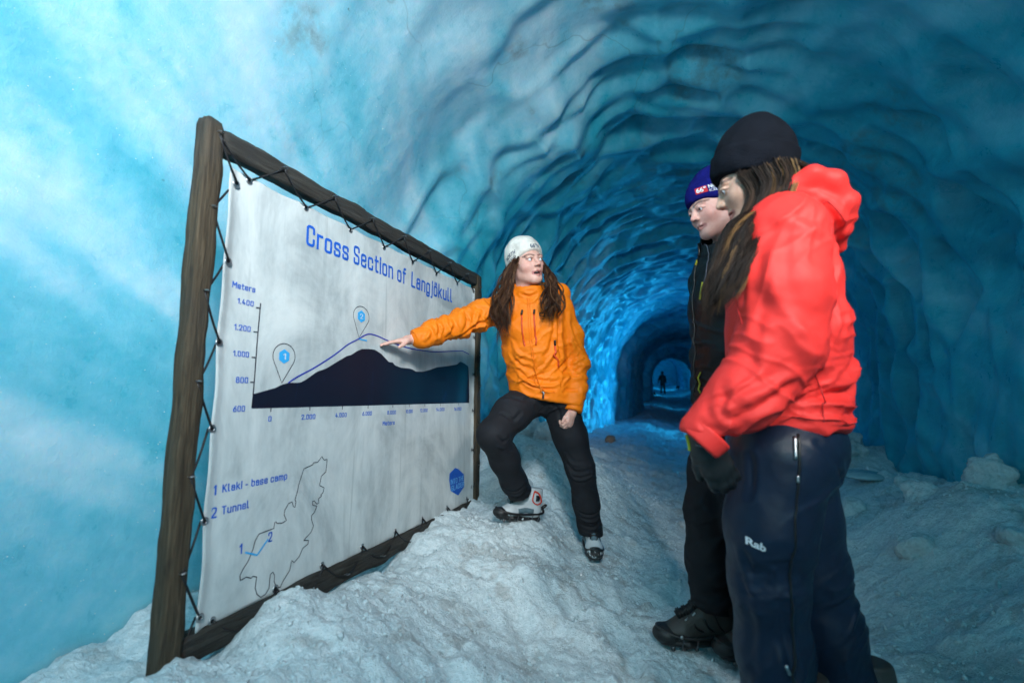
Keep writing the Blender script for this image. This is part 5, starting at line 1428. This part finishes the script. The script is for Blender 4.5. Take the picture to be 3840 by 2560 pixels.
# ================================================================== the visitor in black
def visitor_black():
    P = empty('person', (.14, 2.05, .04), 'man in black jacket and navy beanie looking down at the banner', 'person')
    fd = unit(A3((-.93, -.36, 0))); ls = np.cross(UP, fd)
    H = A3((.125, 1.946, 1.690)); fw = unit(-UI * .97 - FI * .17 - UP * .27); up = unit(UP + fd * .26)
    d = SDF((-.18, 1.62, .72), (.52, 2.42, 1.88), .0032)
    colour, W, M, eyes = head(d, H, fw, up, gaze=(0, 1, -.30), skin=(.68, .41, .35), lip=(.40, .17, .16), brow=(.10, .055, .035), male=True, cheek=.6, lid=.0075)
    c0 = A3((.172, 2.030, 0))
    shL = c0 + ls * .19 + UP * 1.44; shR = c0 - ls * .19 + UP * 1.44
    elL = shL + A3((.02, -.02, -.30)); wrL = elL + fd * .10 - UP * .24; elR = shR - fd * .05 - UP * .30; wrR = elR - fd * .03 - UP * .23
    d.chain([c0 + UP * 1.54, c0 + UP * 1.38, c0 + UP * 1.08], [.065, .12, .12], .03)
    for sh, el, wr in ((shL, elL, wrL), (shR, elR, wrR)): d.chain([c0 + UP * 1.42, sh, el, wr], [.07, .055, .042, .03], .02)
    body = finish_body(d, colour, eyes, P)
    for wr in (wrL, wrR):
        g = SDF(wr - A3((.13, .13, .18)), wr + A3((.13, .13, .06)), .0042)
        hand(g, wr - UP * .01, unit(-UP + fd * .2), -ls if wr is wrL else ls, fd, curl=(20, 28, 20), s=1.1, fat=1.2, k=.007); g.cone(wr + UP * .03, wr - UP * .03, .042, .038, .01)
        V, Fc = g.mesh(); mesh_obj('glove', V, Fc, M_GLOVE, P)
    d = SDF((-.26, 1.60, .74), (.58, 2.50, 1.78), .006)
    d.loft([(c0 + UP * 1.51, .12, .10), (c0 + UP * 1.44, .19, .135), (c0 + UP * 1.30, .20, .155), (c0 + UP * 1.12, .185, .155), (c0 + UP * .98, .185, .155), (c0 + UP * .84, .195, .165)], ls, -fd, k=.03)
    for sh, el, wr in ((shL, elL, wrL), (shR, elR, wrR)): d.chain([sh, (sh + el) / 2, el, (el + wr) / 2, wr + UP * .01], [.092, .088, .082, .072, .055], .03)
    # high zipped collar up to the chin, hood behind
    nb = c0 + UP * 1.52; nt = H + A3((.035, .035, -.105))
    d.loft([(nb, .105, .100), ((nb + nt) / 2 + UP * .01, .095, .098), (nt + UP * .03, .090, .092)], ls, -fd, k=.025)
    d.ell(c0 - fd * .12 + UP * 1.55, (.13, .07, .085), np.stack([ls, fd, UP]), k=.03)
    d.cut(H + fd * .02 - UP * .082, unit(UP - fd * -.55), .008)
    d.cone(H - UP * .03 + fd * .03, nt - UP * .06, .072, .062, .006, sub=True)
    d.cut(c0 + UP * .855, -UP, .012)
    V, Fc = d.mesh(); V = relax(V, Fc, 1)
    V = folds(V, Fc, [(nt - UP * .03, .12, UP + fd * .3, .035, .010), (elL, .12, UP, .05, .015), (elR, .12, UP, .05, .015), (c0 + fd * .15 + UP * 1.1, .18, UP + ls * .4, .06, .012), (c0 + fd * .15 + UP * .93, .15, UP, .05, .012), (shR - UP * .1, .12, UP + ls, .06, .012)], .003, 41)
    jk = mesh_obj('jacket', V, Fc, M_BLACKJ, P); sn = Snap(V, Fc)
    q = lambda a, b, z: c0 + ls * a + fd * b + UP * z
    seam('front_zip', sn, [q(0, .17, 1.545), q(0, .17, 1.40), q(0, .17, 1.20), q(0, .17, .95)], .0035, M_BLACKP, jk, .001, 40)
    seam('zip_pull', sn, [q(.002, .18, 1.550), q(.002, .18, 1.520)], .005, M_BLACKP, jk, .004, 6)
    seam('zip_pull_cord', sn, [q(.002, .2, 1.520), q(.012, .2, 1.50), q(.014, .2, 1.478)], .0035, M_YELLOW, jk, .006, 8)
    seam('piping', sn, [q(.06, .13, 1.585), q(.075, .13, 1.51), q(.085, .15, 1.43), q(.075, .17, 1.36)], .0022, M_GREYLOGO, jk, .001, 16)
    seam('chest_zip_pull', sn, [q(.076, .17, 1.385), q(.072, .17, 1.345), q(.070, .17, 1.315)], .0042, M_YELLOW, jk, .003, 8)
    seam('pocket_cord', sn, [q(.06, .19, 1.03), q(.05, .19, .99), q(.055, .19, .95)], .0030, M_YELLOW, jk, .004, 8)
    hat, hs = beanie('beanie', W, P, M_NAVYK, c=(0, -.014, .052), r=(.092, .112, .108), front=.043, back=-.022, peak=.045, peakc=(0, -.045, .122), cuff=.004)
    xd = unit(-M[0] * .62 - M[1] * .72 - M[2] * .16); yd = M[2]
    o1 = W((-.058, .078, .066))
    patch('lettering', hs, o1, xd, yd, .046, .026, M_REDP, hat, .0016)
    decal('lettering', '66\u00b0', hs, o1, xd, yd, .038, .017, M_WHITEP, hat, .0032, .03)
    decal('lettering', 'NORTH', hs, o1 + xd * .060 + yd * .006, xd, yd, .064, .014, M_WHITEP, hat, .002, .03)
    decal('lettering', 'ICELAND', hs, o1 + xd * .060 - yd * .010, xd, yd, .064, .010, M_WHITEP, hat, .002, .0)
    # trousers
    d = SDF((-.22, 1.68, .03), (.50, 2.40, 1.06), .006)
    d.ell(c0 + UP * .86, (.175, .15, .14), np.stack([ls, fd, UP]), k=0)
    aR = A3((.060, 2.010, 0)); 
    for hp, kn, an in ((c0 - ls * .085 + UP * .80, A3((.045, 2.035, .48)), A3((.040, 2.010, .135))), (c0 + ls * .09 + UP * .80, A3((.190, 1.925, .48)), A3((.235, 1.97, .12)))):
        d.chain([hp, (hp + kn) / 2 + fd * .01, kn, (kn + an) / 2, an], [.118, .105, .090, .083, .078], .035)
    d.cut((.1, 2, .115), unit(A3((-.12, -.1, -1))), .01)
    V, Fc = d.mesh(); V = relax(V, Fc, 1)
    V = folds(V, Fc, [((.02, 1.98, .46), .11, UP + fd * .6, .06, .012), ((.03, 1.98, .22), .11, UP + fd * .3, .05, .014), ((.06, 1.95, .68), .12, UP + fd * .7, .06, .008)], .003, 51)
    mesh_obj('trousers', V, Fc, M_BLACKT, P)
    z1 = gz(0, 1.97); z2 = gz(.2, 1.95)
    boot(P, (.030, 1.990, max(.004, z1 - .010)), fd, UP, M_BOOTD, M_BLACKJ, 1.08, False)
    boot(P, (.235, 1.965, max(.004, z2 - .010)), fd, UP, M_BOOTD, M_BLACKJ, 1.08, False)
    FLAT.append((-.04, 1.94, max(.004, z1 - .010), .14)); FLAT.append((.18, 1.92, max(.004, z2 - .010), .14))
    return P
visitor_black()

# ================================================================== a walker far down the tunnel
def walker():
    y = 38.5; x = float(axis_x(np.array(y))) - .42; z = gz(x, y)
    P = empty('person', (x, y, z), 'dark silhouetted person walking far down the tunnel', 'person')
    o = A3((x, y, z))
    d = SDF(o + A3((-.5, -.4, -.05)), o + A3((.5, .4, 1.95)), .02)
    d.ell(o + A3((0, 0, 1.66)), (.10, .11, .13), k=0); d.cone(o + A3((0, 0, 1.4)), o + A3((0, 0, 1.6)), .07, .06, .04)
    d.loft([(o + A3((0, 0, 1.42)), .19, .12), (o + A3((0, 0, 1.2)), .20, .14), (o + A3((0, 0, .92)), .19, .14)], (1, 0, 0), (0, 1, 0), k=.05)
    d.chain([o + A3((-.20, 0, 1.40)), o + A3((-.30, .02, 1.12)), o + A3((-.34, -.06, .88))], [.07, .06, .045], .04)
    d.chain([o + A3((.20, 0, 1.40)), o + A3((.25, .02, 1.12)), o + A3((.26, -.06, .88))], [.07, .06, .045], .04)
    d.chain([o + A3((-.09, 0, .88)), o + A3((-.12, 0, .46)), o + A3((-.13, 0, .05)), o + A3((-.13, -.12, .04))], [.10, .075, .06, .05], .04)
    d.chain([o + A3((.09, 0, .88)), o + A3((.12, 0, .46)), o + A3((.13, 0, .05)), o + A3((.13, -.12, .04))], [.10, .075, .06, .05], .04)
    V, Fc = d.mesh(); mesh_obj('body', V, Fc, M_BLACKJ, P)
    d = SDF(o + A3((-.2, -.2, 1.6)), o + A3((.2, .2, 1.9)), .015); d.ell(o + A3((0, 0, 1.71)), (.115, .125, .11), k=0); d.cut(o + A3((0, 0, 1.68)), -UP, .01)
    V, Fc = d.mesh(); mesh_obj('hat', V, Fc, M_BLACKK, P)
walker()
# ------------------------------------------------------------------ loose snow lumps, ice slab, lamps
def lump(name, c, r, label, cat, mat, seed, group=None, sharp=.25, h=.012):
    c = A3(c); r = A3(r); d = SDF(c - r * 1.5, c + r * 1.5, h); d.ell(c, r, k=0)
    rg = np.random.RandomState(seed)
    for k in range(5):
        o = rg.uniform(-.6, .6, 3) * r; d.ell(c + o, r * rg.uniform(.35, .6), k=.03)
    V, Fc = d.mesh(); N = vnormals(V, Fc)
    V = V + N * (sharp * r.min() * fbm(V[:, 0] * 9, V[:, 1] * 9, V[:, 2] * 9, 4, seed))[:, None]
    return tag(mesh_obj(name, V, Fc, mat, col=np.full((len(V), 3), .9)), label, cat, group)
def sit(x, y, dz): return (x, y, gz(x, y) + dz)
lump('snow_lump', sit(-1.34, 3.72, .10), (.14, .13, .13), 'tall rounded snow lump on the bank beyond the banner', 'snow', M_SNOW, 1)
lump('snow_lump', sit(-1.06, 3.55, .05), (.13, .12, .10), 'low snow lump on the bank between the legs of the woman in orange', 'snow', M_SNOW, 2)
lump('snow_lump', sit(-1.22, 3.05, .04), (.09, .08, .07), 'small snow lump beside the far post of the timber frame', 'snow', M_SNOW, 3)
lump('snow_lump', sit(-1.05, 2.80, .02), (.08, .07, .06), 'grey snow lump behind the raised white boot', 'snow', M_SNOW, 4)
lump('snow_lump', sit(1.30, 5.25, .0), (.20, .26, .14), 'big dirty snow lump against the ice wall behind the red jacket', 'snow', M_SNOW, 5, sharp=.5)
rl = random.Random(3)
for k in range(11):
    yy_ = 2.6 + k * .29 + rl.uniform(-.1, .1); xx_ = rl.uniform(.95, 1.42); s_ = rl.uniform(.03, .075)
    lump('snow_chunk', sit(xx_, yy_, s_ * .3), (s_ * rl.uniform(.9, 1.5), s_ * rl.uniform(.9, 1.5), s_), 'loose crumbled chunk of dirty snow on the rubble bank beside the ice slab', 'snow', M_SNOW, 40 + k, 'snow chunks on the rubble bank', sharp=.5, h=s_ / 7)
lump('snow_lump', sit(1.46, 3.24, .04), (.09, .10, .13), 'pointed snow lump on top of the bank along the ice wall', 'snow', M_SNOW, 6, sharp=.5)
def mat_slab():
    t = NT('clear_ice_slab'); t.set(Base_Color=(.36, .50, .55), Roughness=.25, Specular_IOR_Level=.6); t.bump(t.noise(14, 4, .6), .3, .01); return t.m
lump('ice_slab', sit(1.26, 4.45, .05), (.14, .11, .030), 'flat clear blue slab of ice lying on the dirty snow bank', 'ice slab', mat_slab(), 7, sharp=.3, h=.008)
lump('blob', sit(-1.30, 7.9, .05), (.085, .08, .075), 'small tan rounded stone at the foot of the shiny ice wall', 'blob', plain('tan_blob', (.42, .24, .15), .8, bump=.4, bscale=40), 8, sharp=.1)  # small round tan form, not identified further

M_LAMPBODY = plain('black_lamp_housing', (.02, .02, .022), .5)
def mat_led(col, st):
    t = NT('led_panel'); t.set(Base_Color=(.02, .02, .02)); t.p.inputs['Emission Color'].default_value = (*col, 1); t.p.inputs['Emission Strength'].default_value = st; return t.m
M_LED = mat_led((.05, .45, 1.0), 6.0)
def floodlight(x, y, z, target, power, col, label, size=.30):
    o = A3((x, y, z)); f = unit(A3(target) - o); u = unit(UP - f * (UP @ f)); r = np.cross(f, u)
    E_ = empty('floodlight', (x, y, z), label, 'lamp', 'blue floodlights along the tunnel')
    M = np.stack([r, f, u])
    v, fc = box_vf((-.16, -.05, -.11), (.16, .03, .11), .012); mesh_obj('housing', o + v @ M, fc, M_LAMPBODY, E_, smooth=False)
    v, fc = box_vf((-.14, .031, -.09), (.14, .036, .09)); mesh_obj('led_panel', o + v @ M, fc, M_LED, E_, smooth=False)
    v, fc = join([tube(np.array([o + r * .175, o + r * .175 - UP * .16, o - r * .175 - UP * .16, o - r * .175]), .010, 6)]); mesh_obj('bracket', v, fc, M_LAMPBODY, E_)
    a = area_light('floodlight_beam', tuple(o + f * .05), tuple(A3(target)), .26, power, col, .17, 92)
    return E_
def side(y, dx): return float(axis_x(np.array(y))) + dx, y
BLUE = (.02, .50, 1.0)
for (y, dx, dz, ty, tx, tz, pw, lab) in (
        (12.4, 1.15, .35, 9.9, -1.5, 1.5, 40, 'blue floodlight on the snow beside the wet shiny ice wall'),
        (21.2, 1.20, .30, 22.6, -1.6, 1.4, 12, 'blue floodlight at the second lit arch of the tunnel'),
        (33.5, -1.20, .30, 37.0, 1.0, 1.6, 26, 'blue floodlight at the lit arch around the far walker'),
        (43.0, 1.0, .40, 46.0, -1.2, 1.6, 60, 'blue floodlight beyond the far walker')):
    x, yy_ = side(y, dx); z = gz(x, y) + .22
    floodlight(x, y, z, (float(axis_x(np.array(ty))) + tx, ty, tz + float(axis_z(np.array(ty)))), pw, BLUE, lab)
build_floor()

# crumbled grains and glittering crystals lying on the snow
def scatter():
    rg = np.random.RandomState(9)
    ico = bmesh.new(); bmesh.ops.create_icosphere(ico, subdivisions=1, radius=1); ico.verts.ensure_lookup_table()
    iv = np.array([v.co[:] for v in ico.verts]); jf = np.array([[v.index for v in f.verts] for f in ico.faces]); ico.free()
    n = 9000
    y = .55 + 4.2 * rg.uniform(0, 1, n) ** 1.5; x = rg.uniform(-1.25, 1.5, n)
    s = .0022 + .0075 * rg.uniform(0, 1, n) ** 4
    z = ground(x, y) + s * .3
    V = (iv[None] * (1 + .35 * rg.normal(0, 1, (n, len(iv), 1))) * s[:, None, None] * rg.uniform(.7, 1.3, (n, 1, 3)) + np.stack([x, y, z], -1)[:, None]).reshape(-1, 3)
    Fc = (jf[None] + (np.arange(n) * len(iv))[:, None, None]).reshape(-1, 3)
    o = mesh_obj('snow_crumbs', V, Fc, M_SNOW, smooth=False, col=np.full((len(V), 3), 1.0)); o['kind'] = 'stuff'
    n = 5200
    y = .5 + 3.6 * rg.uniform(0, 1, n) ** 1.4; x = rg.uniform(-1.25, 1.4, n); z = ground(x, y) + .004
    q = rg.normal(0, 1, (n, 2, 3)); a = q[:, 0] / np.linalg.norm(q[:, 0], axis=1)[:, None]; b = np.cross(a, q[:, 1]); b /= np.linalg.norm(b, axis=1)[:, None]
    c = np.stack([x, y, z], -1); r = rg.uniform(.0009, .0021, n)[:, None]
    V = np.stack([c + a * r, c + b * r, c - a * r, c - b * r], 1).reshape(-1, 3); Fc = np.arange(n * 4).reshape(-1, 4)
    k = 2600; sy = .45 + 2.6 * rg.uniform(0, 1, k); ss = rg.uniform(.05, .34, k)
    px, pz, nx, nz, pd = section(ss); oo = tunnel_offset(sy, pd, ss) - .002
    cw = np.stack([px + nx * oo + axis_x(sy), sy, pz + nz * oo + axis_z(sy)], -1)
    q = rg.normal(0, 1, (k, 2, 3)); a2 = q[:, 0] / np.linalg.norm(q[:, 0], axis=1)[:, None]; b2 = np.cross(a2, q[:, 1]); b2 /= np.linalg.norm(b2, axis=1)[:, None]; r2 = rg.uniform(.0009, .0022, k)[:, None]
    V = np.concatenate([V, np.stack([cw + a2 * r2, cw + b2 * r2, cw - a2 * r2, cw - b2 * r2], 1).reshape(-1, 3)]); Fc = np.arange(len(V)).reshape(-1, 4)
    m = plain('ice_crystal', (.85, .90, .92), .08, spec=1.0, var=.02)
    o = mesh_obj('frost_crystals', V, Fc, m, smooth=False); o['kind'] = 'stuff'
scatter()
